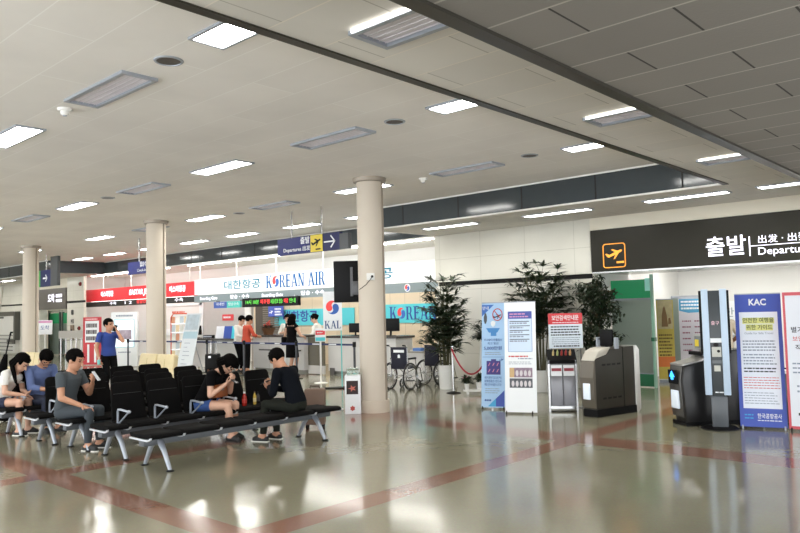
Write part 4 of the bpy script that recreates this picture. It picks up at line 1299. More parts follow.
# back wall pieces
t = thing('wall_panel', 'turquoise wall panel with blue Korean lettering behind the counter', 'wall panel', (0, 16.46, 0), 0)
MB().box(-21.3, -17.1, 0, .035, 1.33, 1.90).build('panel', cyan_m, t)
text('대한항공', .42, ink_blue, t, (-19.85, -.004, 1.62), width=1.9, bold=.02)
t = thing('wall_panel', 'turquoise wall panel with blue serif letters right of the nearest column', 'wall panel', (0, 16.46, 0), 0)
MB().box(-15.9, -12.6, 0, .035, 1.38, 1.96).build('panel', cyan_m, t)
korean_air(t, -15.5, 1.48, .40, 0, ink_blue)
t = thing('shutter', 'dark louvred shutter behind the counter left of the turquoise panel', 'shutter', (0, 16.44, 0), 0)
MB().box(-22.45, -21.0, .02, .05, .2, 2.25).build('back', mat('dark brown shutter', '4a4238', 0.5), t)
s = MB()
for i in range(16):
    s.box(-21.95, -21.05, -.02, .02, .95 + i * .08, .995 + i * .08)
s.build('slats', mat('grey brown slat', '7a7266', 0.4), t)
t = thing('wall_sign', 'blue wall sign with white print beside the turquoise panel', 'sign', (-21.45, 16.3, 1.66), 0)
MB().box(0, .85, 0, .04, 0, .38).build('panel', blue_m, t)
MB().prism(plane_sign(.18, .16, .24), 'y', -.005, 0).build('bird_mark', white_board, t)
lines(MB(), .38, .80, .30, 3, .1, .06, y=-.001).build('lettering', white_board, t)
MB().box(.02, .83, .04, .14, .1, .2).build('bracket', steel, t)
struct(MB().box(-25.9, -22.62, 16.40, 16.5, 0, 2.3).build('door_1', mat('pale grey door', 'b9b6b4', 0.5)))
struct(MB().box(-23.0, -22.62, 16.36, 16.40, 0, 2.3).build('trim_8', wall_white))
t = thing('wall_sign', 'small red sign on the pale grey door behind the desk', 'sign', (-24.5, 16.37, 1.54), 0)
MB().box(0, .72, 0, .03, 0, .24).build('panel', red_m, t)
lines(MB(), .08, .66, .16, 1, .1, .07, y=-.001).build('lettering', white_board, t)
t = thing('wall_frame', 'large white framed board on the white wall behind the desks', 'board', (0, 16.40, 0), 0)
MB().box(-29.6, -26.1, .06, .09, 1.10, 2.30).build('board', wall_white, t)
rrect(MB(), -29.8, -25.95, .95, 2.45, .05, .26, 0, .09).build('frame', white_board, t)

# counters
stone = mat('pale grey counter', 'c9c8c6', 0.35, var=.04, scale=3)
dark_top = mat('dark counter top', '3d3936', 0.25)
t = thing('check_in_counter', 'pale grey check in counter with a dark top where the black dress stands', 'counter', (0, 13.5, 0), 0)
MB().box(-18.55, -16.12, 0, .65, .12, 1.06).build('body', stone, t)
MB().box(-18.6, -16.1, -.04, .70, 1.06, 1.12).build('top', dark_top, t, bevel=.006)
MB().box(-18.5, -16.12, .05, .65, 0, .12).build('plinth', mat('grey plinth', '84837c', 0.5), t)
MB().box(-18.1, -17.2, -.12, -.06, .66, .70).box(-18.05, -18.0, -.08, 0, .66, .70).box(-17.3, -17.25, -.08, 0, .66, .70).build('hand_rail', mat('dark rail', '55524e', 0.3, .5), t)
MB().box(-16.75, -16.2, -.12, -.06, .66, .70).box(-16.7, -16.65, -.08, 0, .66, .70).box(-16.3, -16.25, -.08, 0, .66, .70).build('hand_rail', mat('dark rail', '55524e', 0.3, .5), t)
for x in (-17.75, -16.9):
    MB().box(x - .005, x + .005, -.002, 0, .12, 1.06).build('joint', mat('grey plinth', '84837c', 0.5), t)
t = thing('counter_gate', 'olive brown swing gate between the two pale counters', 'counter gate', (0, 13.62, 0), 0)
MB().box(-16.08, -15.40, 0, .05, .26, 1.06).build('panel', mat('olive brown panel', '5f5a4a', 0.4), t)
MB().box(-16.08, -15.40, .0, .05, .02, .26).build('kick_plate', stone, t)
MB().cyl((-15.55, -.02, .72), (-15.55, 0, .72), .02).build('knob', steel, t)
t = thing('check_in_counter', 'pale check in counter right of the olive gate under the round emblem banner', 'counter', (0, 13.75, 0), 0)
MB().box(-15.36, -12.75, 0, .65, .12, 1.04).build('body', stone, t)
MB().box(-15.4, -12.7, -.04, .70, 1.04, 1.10).build('top', dark_top, t, bevel=.006)
MB().box(-15.3, -12.8, .05, .65, 0, .12).build('plinth', mat('grey plinth', '84837c', 0.5), t)
MB().box(-15.3, -15.1, -.01, 0, 0.0, .2).build('corner_block', mat('dark rail', '55524e', 0.3, .5), t)
t = thing('desk', 'low grey desk behind the wheelchairs', 'desk', (0, 13.55, 0), 0)
MB().box(-12.66, -11.65, 0, .55, .0, .70).build('body', stone, t)
MB().box(-12.68, -11.6, -.04, .58, .70, .74).build('top', mat('grey desk top', '8f8b80', 0.3), t)
o = MB().box(-.13, .13, -.1, .1, 0, .07).build('paper_tray', mat('blue tray', '4a74b8', 0.4), None, loc=(-11.95, 13.75, .742))
tag(o, 'small blue tray on the low grey desk behind the palm', 'tray')
t = thing('monitor', 'dark monitor on the counter just right of the nearest column', 'monitor', (-13.2, 14.05, 1.10), R_(200))
MB().box(-.25, .25, -.03, .03, .12, .46).build('screen_case', black_plastic, t, bevel=.01)
MB().cyl((0, 0, .0), (0, 0, .14), .03).build('stand', black_plastic, t)
MB().box(-.12, .12, -.08, .08, 0, .015).build('base', black_plastic, t)
o = MB().box(-.3, .3, -.2, .2, 0, .62).build('cabinet', mat('grey brown box', '8c7c70', 0.5), None, loc=(-12.9, 14.85, 0), bevel=.01)
tag(o, 'grey brown box cabinet behind the counter right of the nearest column', 'cabinet')
for i, (x, y) in enumerate(((-17.0, 13.95), (-14.6, 14.1))):
    t = thing('monitor', ('dark monitor on the counter near the staff member in front of the blue sign', 'dark monitor on the counter beside the round emblem banner')[i], 'monitor', (x - (.25 if i == 0 else 0), y, (1.12, 1.10)[i]), R_(185), 'monitors on the counters')
    MB().box(-.22, .22, -.03, .03, .08, .34).build('screen_case', black_plastic, t, bevel=.01)
    MB().cyl((0, 0, .0), (0, 0, .10), .025).build('stand', black_plastic, t)
    MB().box(-.1, .1, -.07, .07, 0, .012).build('base', black_plastic, t)
# wicker basket with red flowers on the counter
t = thing('flower_basket', 'brown basket with red flowers on the pale counter left of the black dress', 'basket', (-18.1, 13.75, 1.122), 0)
MB().lathe([(.14, 0), (.2, .16), (.21, .2), (.17, .2), (.14, .06)], 20).build('basket', mat('wicker', '6a4a30', 0.8, var=.3, scale=50, bump=.5), t, smooth=True)
lf = MB()
for k in range(50):
    b = q.uniform(0, 2 * PI); e = q.uniform(.0, 1.4)
    lf.leaf((.1 * math.cos(b), .1 * math.sin(b), .2), (math.cos(b) * math.cos(e), math.sin(b) * math.cos(e), math.sin(e)), q.uniform(.1, .24), .03, droop=.3)
lf.build('foliage', mat('brown green leaf', '4c3b28', 0.6, var=.3), t, fix=False)
fl = MB()
for k in range(9):
    b = q.uniform(0, 2 * PI); rr = q.uniform(.03, .2)
    fl.sph((rr * math.cos(b), rr * math.sin(b), q.uniform(.26, .42)), .03, 8, 6)
fl.build('blossom', mat('red blossom', 'a8392e', 0.6), t, smooth=True)

# service desk on the left
t = thing('desk', 'long service desk with a dark top behind the black suitcase', 'desk', (0, 13.35, 0), 0)
MB().box(-22.4, -18.9, -.03, .62, .94, 1.0).build('top', dark_top, t, bevel=.006)
MB().box(-22.3, -19.0, .1, .14, .05, .94).build('front_panel', stone, t)
for x in (-22.3, -20.6, -19.0):
    for yy in (.02, .56):
        MB().box(x - .03, x + .03, yy - .03, yy + .03, 0, .94).build('leg', steel, t)
for i, (x, cc, w) in enumerate(((-19.95, '3b56b0', .30), (-19.45, '49c4d8', .38), (-20.4, 'e6e8ee', .3))):
    t = thing('table_sign', ('upright blue card on the service desk', 'upright turquoise card on the service desk', 'upright white card on the service desk')[i], 'card', (x, 13.5, 1.0), R_(20), 'upright cards on the service desk')
    t.location.z = 1.002
    m_ = mat('card %s' % cc, cc, 0.4)
    MB().box(-w / 2, w / 2, 0, .012, 0.006, .40).build('card', m_, t, rot=(-R_(12), 0, 0))
    MB().box(-w / 2, w / 2, 0, .14, 0, .01).build('foot', m_, t)
for i, x in enumerate((-21.9, -21.2)):
    t = thing('office_device', ('black monitor at the left end of the service desk', 'low black keyboard and printer box on the service desk')[i], 'office device', (x, 13.6, 1.0), R_(10))
    MB().box(-.22, .22, -.03, .10 if i else .02, .0 if i else .1, .10 if i else .42).build('case', black_plastic, t, bevel=.01)
    if i == 0:
        MB().cyl((0, 0, 0), (0, 0, .12), .03).build('stand', black_plastic, t)
        MB().box(-.1, .1, -.07, .07, 0, .012).build('base', black_plastic, t)
    else:
        MB().box(-.2, .2, -.032, -.03, .03, .07).build('paper_slot', alu, t)

# KAL banner on a turquoise pole, little sign posts, belt barrier
t = thing('pole_sign', 'white banner with a round red and blue emblem on a turquoise pole', 'sign', (-12.42, 11.50, 0), FACE)
MB().box(-.39, .05, -.01, .02, 1.33, 2.24).build('panel', white_board, t, bevel=.004)
emblem(t, -.17, 1.87, .165, -.012)
k_ = MB(); serif(k_, 'KAL', -.36, 1.38, .18, -.014, -.010, .80); k_.build('lettering', mat('navy lettering', '27477e', 0.5), t)
MB().cyl((0.02, .03, .02), (.02, .03, 1.35), .014).build('pole', mat('turquoise pole', '5cc0bf', 0.4), t)
MB().prism([(-.55, -.1), (.1, -.18), (.12, .14), (-.1, .12)], 'z', 0, .03).build('base', black_plastic, t)
t = thing('pole_sign', 'small red and white sign on a white post in front of the counter', 'sign', (-13.77, 12.07, 0), FACE)
MB().cyl((0, 0, .02), (0, 0, 1.05), .024).build('pole', white_paint, t, smooth=True)
MB().lathe([(.17, 0), (.17, .012), (.04, .03)], 24).build('base', white_paint, t, smooth=True)
MB().box(-.13, .13, -.02, .01, 1.03, 1.36).build('panel', white_board, t, bevel=.004)
MB().box(-.12, .12, -.024, -.02, 1.20, 1.31).build('red_print', red_m, t)
MB().box(-.12, .12, -.024, -.02, 1.05, 1.14).build('turquoise_print', cyan_m, t)
lines(MB(), -.08, .08, 1.27, 1, .03, .025, y=-.025).build('lettering', white_board, t)
posts = [(-13.05, 12.55), (-15.3, 12.55), (-17.55, 12.45), (-19.55, 12.5), (-21.9, 12.4), (-24.0, 12.2)]
pw_ = ['right of the small red and white sign', 'in front of the olive counter gate', 'between the red top and the black dress', 'left of the red top', 'beside the leaning banner', 'beside the white display cabinet']
bp = None
for i, (x, y) in enumerate(posts):
    lab = 'black belt barrier post ' + pw_[i]
    if bp is None:
        bp = thing('barrier_post', lab, 'barrier post', (x, y, 0), 0, 'belt barrier posts by the counters')
        MB().lathe([(.17, 0), (.17, .012), (.05, .03)], 24).build('base', black_plastic, bp, smooth=True)
        MB().cyl((0, 0, .02), (0, 0, .96), .03).build('pole', mat('dark steel post', '4b4c50', 0.3, .7), bp, smooth=True)
        MB().lathe([(.045, .88), (.045, 1.0), (.03, 1.01)], 20).build('belt_head', black_plastic, bp, smooth=True)
    else:
        dup(bp, (x, y, 0), None, lab)
navy_belt = mat('navy belt', '2c3560', 0.7)
for i, ((x0, y0), (x1, y1)) in enumerate(zip(posts, posts[1:])):
    m = MB()
    d = Vector((x1 - x0, y1 - y0, 0)); n = Vector((-d.y, d.x, 0)).normalized() * .003
    A, B = Vector((x0, y0, .91)) + d.normalized() * .05, Vector((x1, y1, .91)) - d.normalized() * .05
    m.loft([[A + n, A - n, A - n + Vector((0, 0, .05)), A + n + Vector((0, 0, .05))], [B + n, B - n, B - n + Vector((0, 0, .05)), B + n + Vector((0, 0, .05))]])
    o = m.build('barrier_belt', navy_belt)
    tag(o, 'navy belt stretched leftwards from the barrier post ' + pw_[i], 'barrier belt', 'belts of the counter barrier')
    mm = MB()
    for f in (.35, .65):
        P = A.lerp(B, f)
        mm.obox(P + Vector((0, 0, .025)) - Vector((0, .005, 0)), (.28, .004, .026))
    mm.build('white_print', white_board, o)

# ------------------------------------------------------------------ stands by the red sign
t = thing('poster_stand', 'red poster stand with a white picture panel at the left of the man phoning', 'poster stand', (-27.0, 12.3, 0), FACE)
MB().box(-.34, .34, 0, .05, .02, 1.80).build('panel', mat('stand red', 'c2323a', 0.45, var=.03), t)
MB().box(-.26, .26, -.004, 0, .85, 1.66).build('picture_panel', white_board, t)
lines(MB(), -.22, .22, 1.56, 3, .24, .15, y=-.005, ragged=.1).build('pictures', mat('dark small pictures', '544a4e', 0.5), t)
lines(MB(), -.24, .24, 1.75, 1, .1, .05, y=-.001, ragged=.1).build('lettering', mat('pale pink print', 'eab8b8', 0.5), t)
MB().box(-.18, -.10, -.004, 0, .1, .78).box(.08, .16, -.004, 0, .1, .78).build('white_strips', white_board, t)
t = thing('display_cabinet', 'tall white lit display cabinet with a framed picture right of the man phoning', 'display cabinet', (-24.6, 12.35, 0), FACE)
MB().box(-.46, .46, 0, .18, .02, 1.95).build('body', white_board, t, bevel=.01)
MB().box(-.32, .36, -.006, 0, .72, 1.68).build('lit_panel', mat('lit pale picture', 'e4f2f8', 0.3, var=.03, emit=.35), t)
MB().box(-.18, .28, -.009, -.006, .98, 1.32).build('picture', mat('pale mauve picture', 'a99aa8', 0.4, var=.6, scale=7), t)
rrect(MB(), -.33, .37, .70, 1.70, .02, .02, -.010, -.004).build('picture_frame', mat('cyan frame', '8cc8d8', 0.4), t)
lines(MB(), -.28, .32, 1.85, 1, .1, .06, y=-.001, ragged=.02).build('lettering', ink_grey, t)
lines(MB(), -.2, .25, .55, 1, .05, .04, y=-.001, ragged=.1).build('lettering', ink_grey, t)
t = thing('brochure_rack', 'wire brochure rack with an orange frame beside the middle column', 'brochure rack', (-21.5, 12.7, 0), FACE)
of = mat('orange red wire', 'd2553c', 0.4)
MB().tube([(-.30, .1, 0), (-.30, .1, 1.72), (-.22, .1, 1.84), (.22, .1, 1.84), (.30, .1, 1.72), (.30, .1, 0)], .022, 8).tube([(-.30, .1, .1), (.30, .1, .1)], .016, 6).build('frame', of, t, smooth=True)
for i in range(5):
    z = .38 + i * .28
    MB().box(-.28, .28, .0, .10, z, z + .02).build('shelf', steel, t)
lines(MB(), -.26, .16, 1.92, 1, .1, .07, y=.1, ragged=.02).build('lettering', of, t)
for i in range(5):
    for k in range(4):
        cc = ('e0c9a0', 'd8d8d0', 'c98a6a', 'e8e6e0', 'b9c4cc')[(i * 3 + k) % 5]
        o = MB().box(-.055, .055, 0, .02, 0, .22).build('brochure', mat('brochure %s' % cc, cc, 0.5))
        a = FACE
        lx, ly = -.21 + k * .14, .03
        o.location = (-21.5 + lx * math.cos(a) - ly * math.sin(a), 12.7 + lx * math.sin(a) + ly * math.cos(a), .405 + i * .28)
        o.rotation_euler = (-.15, 0, a)
        tag(o, 'folded brochure on the %s shelf of the orange wire rack, %s from the left' % (('lowest', 'second lowest', 'middle', 'second highest', 'top')[i], ordinals[k]), 'brochure', 'brochures in the wire rack')
t = thing('banner_stand', 'pale grey banner stand tilted back beside the orange wire rack', 'banner stand', (-20.35, 11.9, 0), R_(6))
b = MB().box(0, .72, 0, .015, .02, 1.88).build('panel', mat('pale grey banner', 'd5dbe0', 0.45, var=.05), t, rot=(-R_(13), 0, 0))
MB().box(.02, .70, -.003, 0, 1.08, 1.30).build('blue_grey_print', mat('blue grey print', 'a9c4d0', 0.45), b)
MB().box(.05, .66, -.003, 0, 1.36, 1.84).build('photo_print', mat('grey photo print', 'b4c2cc', 0.45, var=.3, scale=8), b)
lines(MB(), .15, .5, .95, 6, .13, .02, y=-.001, ragged=.6).build('lettering', ink_grey, b)
MB().cyl((.36, .3, 1.3), (.36, .75, 0), .012, n=8).build('prop', alu, t)

# ------------------------------------------------------------------ hanging direction signs
t = thing('direction_sign', 'blue hanging departures sign with a yellow aeroplane square and white arrow', 'sign', (0, 10.65, 0), 0)
MB().box(-13.62, -12.05, 0, .10, 3.12, 3.50).build('blue_panel', mat('direction blue', '162068', 0.55, var=.03), t)
MB().box(-12.05, -11.47, 0, .10, 3.12, 3.50).build('blue_panel', mat('direction blue dark', '141b50', 0.55, var=.03), t)
MB().box(-12.42, -12.02, -.012, 0, 3.12, 3.50).build('yellow_square', yellow_m, t)
MB().prism(plane_sign(-12.22, 3.33, .34), 'y', -.018, -.012).box(-12.24, -12.08, -.018, -.012, 3.16, 3.19).build('aeroplane_symbol', black_plastic, t)
text('출발', .17, white_board, t, (-12.62, -.004, 3.40), width=.32, bold=.015)
text('Departures 出发', .12, white_board, t, (-12.92, -.004, 3.22), width=.95, bold=.005)
MB().box(-11.97, -11.62, -.006, 0, 3.30, 3.33).obox((-11.68, -.003, 3.375), (.20, .006, .03), Euler((0, R_(45), 0))).obox((-11.68, -.003, 3.255), (.20, .006, .03), Euler((0, -R_(45), 0))).build('arrow', white_board, t)
MB().box(-11.47, -11.2, .0, .1, 3.12, 3.46).build('dark_end_panel', mat('dark end panel', '3a3d40', 0.3), t)
for x in (-13.15, -12.1):
    MB().cyl((x, .05, 3.50), (x, .05, 4.13), .018, n=8).build('hanger_rod', steel, t)
t = thing('direction_sign', 'blue hanging sign half hidden by the middle column', 'sign', (0, 10.65, 0), 0)
MB().box(-20.95, -19.2, 0, .10, 3.05, 3.42).build('blue_panel', mat('direction blue', '162068', 0.55, var=.03), t)
text('탑승수속', .16, white_board, t, (-19.95, -.004, 3.32), width=.5, bold=.015)
text('Check-in 手続', .12, white_board, t, (-19.95, -.004, 3.15), width=.85)
for x in (-20.35, -19.5):
    MB().cyl((x, .05, 3.42), (x, .05, 4.13), .018, n=8).build('hanger_rod', steel, t)
t = thing('direction_sign', 'small hanging sign with a green square beside the farthest column', 'sign', (0, 10.65, 0), 0)
MB().box(-28.3, -27.6, 0, .10, 2.95, 3.55).build('green_square', mat('sign green', '3fae3c', 0.35), t)
MB().box(-27.6, -26.7, 0, .10, 2.95, 3.55).build('dark_blue_panel', mat('direction blue dark', '141b50', 0.55), t)
MB().box(-26.7, -26.1, 0, .10, 2.95, 4.0).build('dark_end_panel', mat('dark end panel', '3a3d40', 0.3), t)
MB().box(-27.35, -27.0, -.006, 0, 3.22, 3.28).obox((-27.05, -.003, 3.30), (.2, .006, .05), Euler((0, R_(45), 0))).obox((-27.05, -.003, 3.20), (.2, .006, .05), Euler((0, -R_(45), 0))).build('arrow', white_board, t)
MB().prism([(-28.15, 3.1), (-28.0, 3.1), (-27.75, 3.35), (-27.85, 3.45), (-28.2, 3.3)], 'y', -.006, 0).build('walking_mark', mat('dark green mark', '174a1c', 0.5), t)
for x in (-27.9, -27.2):
    MB().cyl((x, .05, 3.55), (x, .05, 4.13), .018, n=8).build('hanger_rod', steel, t)

# ------------------------------------------------------------------ arrivals side
t = thing('arrivals_sign', 'grey arrivals sign with white lettering over the green glass doors', 'sign', (0, 14.10, 0), 0)
MB().box(-36.7, -33.64, 0, .3, 2.22, 3.2).build('panel', mat('arrivals sign grey', '5e5a55', 0.3), t)
text('도착', .42, led_white, t, (-35.25, -.004, 2.72), width=.75, bold=.02)
lines(MB(), -34.7, -34.05, 2.92, 1, .2, .14, y=-.002, ragged=.02, words=False).build('lettering', led_white, t)
lines(MB(), -34.7, -34.05, 2.68, 1, .2, .12, y=-.002, ragged=.02, words=False).build('lettering', led_white, t)
t = thing('sliding_door', 'green banded glass sliding door under the arrivals sign', 'sliding door', (0, 14.8, 0), 0)
for x0, x1 in ((-37.2, -35.95), (-35.6, -34.3)):
    MB().box(x0, x1, 0, .03, .05, 1.55).build('pane', frost_m, t)
    MB().box(x0, x1, -.004, .034, 1.55, 2.05).build('green_band', green_band, t)
for x in (-37.2, -35.95, -35.6, -34.3):
    MB().box(x - .05, x + .05, -.03, .06, 0, 2.2).build('door_frame', mat('dark door frame', '2c3833', 0.4), t)
MB().box(-37.3, -33.7, -.03, .06, 2.10, 2.2).build('door_header', mat('pale header', 'c9c6b8', 0.5), t)
t = thing('pole_sign', 'small white notice with a red top on a thin stand at the arrivals door', 'sign', (-33.9, 13.3, 0), FACE)
MB().cyl((0, 0, .02), (0, 0, 1.15), .03).build('pole', white_paint, t)
MB().lathe([(.2, 0), (.2, .02), (.05, .04)], 20).build('base', white_paint, t)
MB().box(-.33, .33, -.02, .02, 1.08, 1.72).build('panel', white_board, t, bevel=.01)
MB().box(-.31, .31, -.024, -.02, 1.60, 1.70).build('red_heading', mat('pink heading print', 'd89ac0', 0.5), t)
text('도착', .22, ink_blue, t, (0, -.024, 1.37))
t = thing('luggage_trolley_rack', 'row of grey tubular trolleys by the arrivals door', 'trolley rack', (-31.7, 13.1, 0), FACE)
for i in range(5):
    MB().tube([(i * .22, 0, 0), (i * .22, 0, .95), (i * .22, .18, 1.05)], .025, 8).build('upright', steel, t, smooth=True)
MB().tube([(-.1, .02, .85), (1.0, .02, .85)], .022, 8).tube([(-.1, .02, .25), (1.0, .02, .25)], .022, 8).build('rail', steel, t, smooth=True)
MB().box(-.1, 1.0, -.02, .02, .92, 1.25).build('panel', mat('grey trolley panel', 'aaa79f', 0.4), t)
t = thing('white_cabinet', 'white louvred cabinet with a dark frame at the far left', 'cabinet', (0, 13.95, 0), 0)
MB().box(-43.5, -39.35, 0, .2, .1, 2.02).build('body', mat('cabinet white', 'd9d7d0', 0.5), t)
MB().box(-43.5, -39.2, -.05, .2, 1.98, 2.2).box(-39.4, -39.2, -.05, .2, .75, 2.0).box(-40.3, -39.25, -.05, .0, .55, .78).build('dark_frame', mat('dark grey frame', '4d4c46', 0.4), t)
s = MB()
for i in range(5):
    s.box(-43.4, -39.6, -.06, -.0, .2 + i * .19, .25 + i * .19)
s.build('louvres', mat('louvre grey', '8c8a83', 0.5), t)
MB().box(-41.9, -40.9, -.02, 0, 1.86, 1.95).build('badge', mat('dark grey frame', '4d4c46', 0.4), t)
o = MB().tube([(-41.7, 14.1, 3.55), (-41.75, 14.1, 3.1), (-42.2, 14.1, 2.2)], .11, 10).build('wall_conduit', mat('conduit white', 'e2ded2', 0.5), smooth=True)
tag(o, 'pale pipe running down the wall above the white louvred cabinet', 'pipe')
for i, (x, z) in enumerate(((-32.2, 3.3), (-32.3, 1.33))):
    t = thing('fire_alarm', ('dark red fire alarm high on the stone pier', 'dark red call point low on the stone pier')[i], 'fire alarm', (x, 14.16, z), 0, 'fire alarms on the stone pier')
    MB().lathe([(.09, 0), (.09, .05), (.06, .08)], 18).build('bell', mat('alarm red', '7c2320', 0.4), t, rot=(PI / 2, 0, 0))
    MB().cyl((0, -.1, 0), (0, -.08, 0), .03).build('button', black_plastic, t)
for i, (z, h, w) in enumerate(((2.05, .22, .12), (1.65, .2, .2), (1.15, .65, .3))):
    t = thing('wall_box', ('small dark switch box on the stone pier, upper one', 'small grey switch box on the stone pier, middle one', 'tall brown box on the stone pier, lowest one')[i], 'wall box', (-33.0, 14.16, z - h / 2), 0, 'boxes on the stone pier')
    MB().box(-w / 2, w / 2, -.06, 0, 0, h).build('case', mat(('dark box', 'grey box', 'brown box')[i], ('4a4a48', '94908a', '7d6a58')[i], 0.5), t)
    MB().box(-w / 4, w / 4, -.066, -.06, h * .4, h * .7).build('window', black_plastic, t)

# ------------------------------------------------------------------ people
def ik(a, b, l1, l2, pole):
    d = b - a
    L = min(d.length, (l1 + l2) * .999)
    u = d.normalized()
    x = (l1 * l1 - l2 * l2 + L * L) / (2 * L)
    h = math.sqrt(max(0, l1 * l1 - x * x))
    p = pole - u * pole.dot(u)
    p = p.normalized() if p.length > 1e-5 else u.orthogonal().normalized()
    return a + u * x + p * h, a + u * L

def cone(mb, a, b, ra, rb, n=14):
    mb.cyl(a, b, ra, rb, n)
    mb.sph(a, ra, n, 8)
    mb.sph(b, rb, n, 8)

def make_hand(mb, w, d, n, side, s, curl=.5):
    """palm and five separate bent fingers: w wrist, d pointing direction, n palm normal, side +1 when the thumb is on +(d x n)"""
    d = d.normalized(); n = (n - d * n.dot(d)).normalized()
    t = d.cross(n).normalized() * side
    for k, (o, L) in enumerate(((.030, .088), (.010, .094), (-.010, .090), (-.029, .082))):
        kn = w + d * L * s + t * o * s
        cone(mb, w + t * o * .6 * s + d * .012 * s, kn, .014 * s, .0115 * s, 8)
        fl = (.040, .045, .042, .032)[k] * s
        p, dd = kn, d
        for j in range(3):
            an = curl * (.5, .9, .7)[j]
            dd = (dd * math.cos(an) + n * math.sin(an)).normalized()
            nn = p + dd * fl * (1, .66, .52)[j]
            cone(mb, p, nn, (.0095, .0085, .0078)[j] * s, (.0085, .0078, .0068)[j] * s, 8)
            p = nn
    p = w + d * .026 * s + t * .026 * s
    q = p + (d * .6 + t * .75 + n * .25).normalized() * .042 * s
    cone(mb, w + d * .02 * s, q, .014 * s, .0115 * s, 8)
    r = q + (d * .9 + t * .15 + n * .4).normalized() * .032 * s
    cone(mb, q, r, .0105 * s, .0095 * s, 8)
    cone(mb, r, r + (d * .8 + n * .5 - t * .15).normalized() * .024 * s, .0095 * s, .008 * s, 8)

def V(*a):
    return Vector(a)

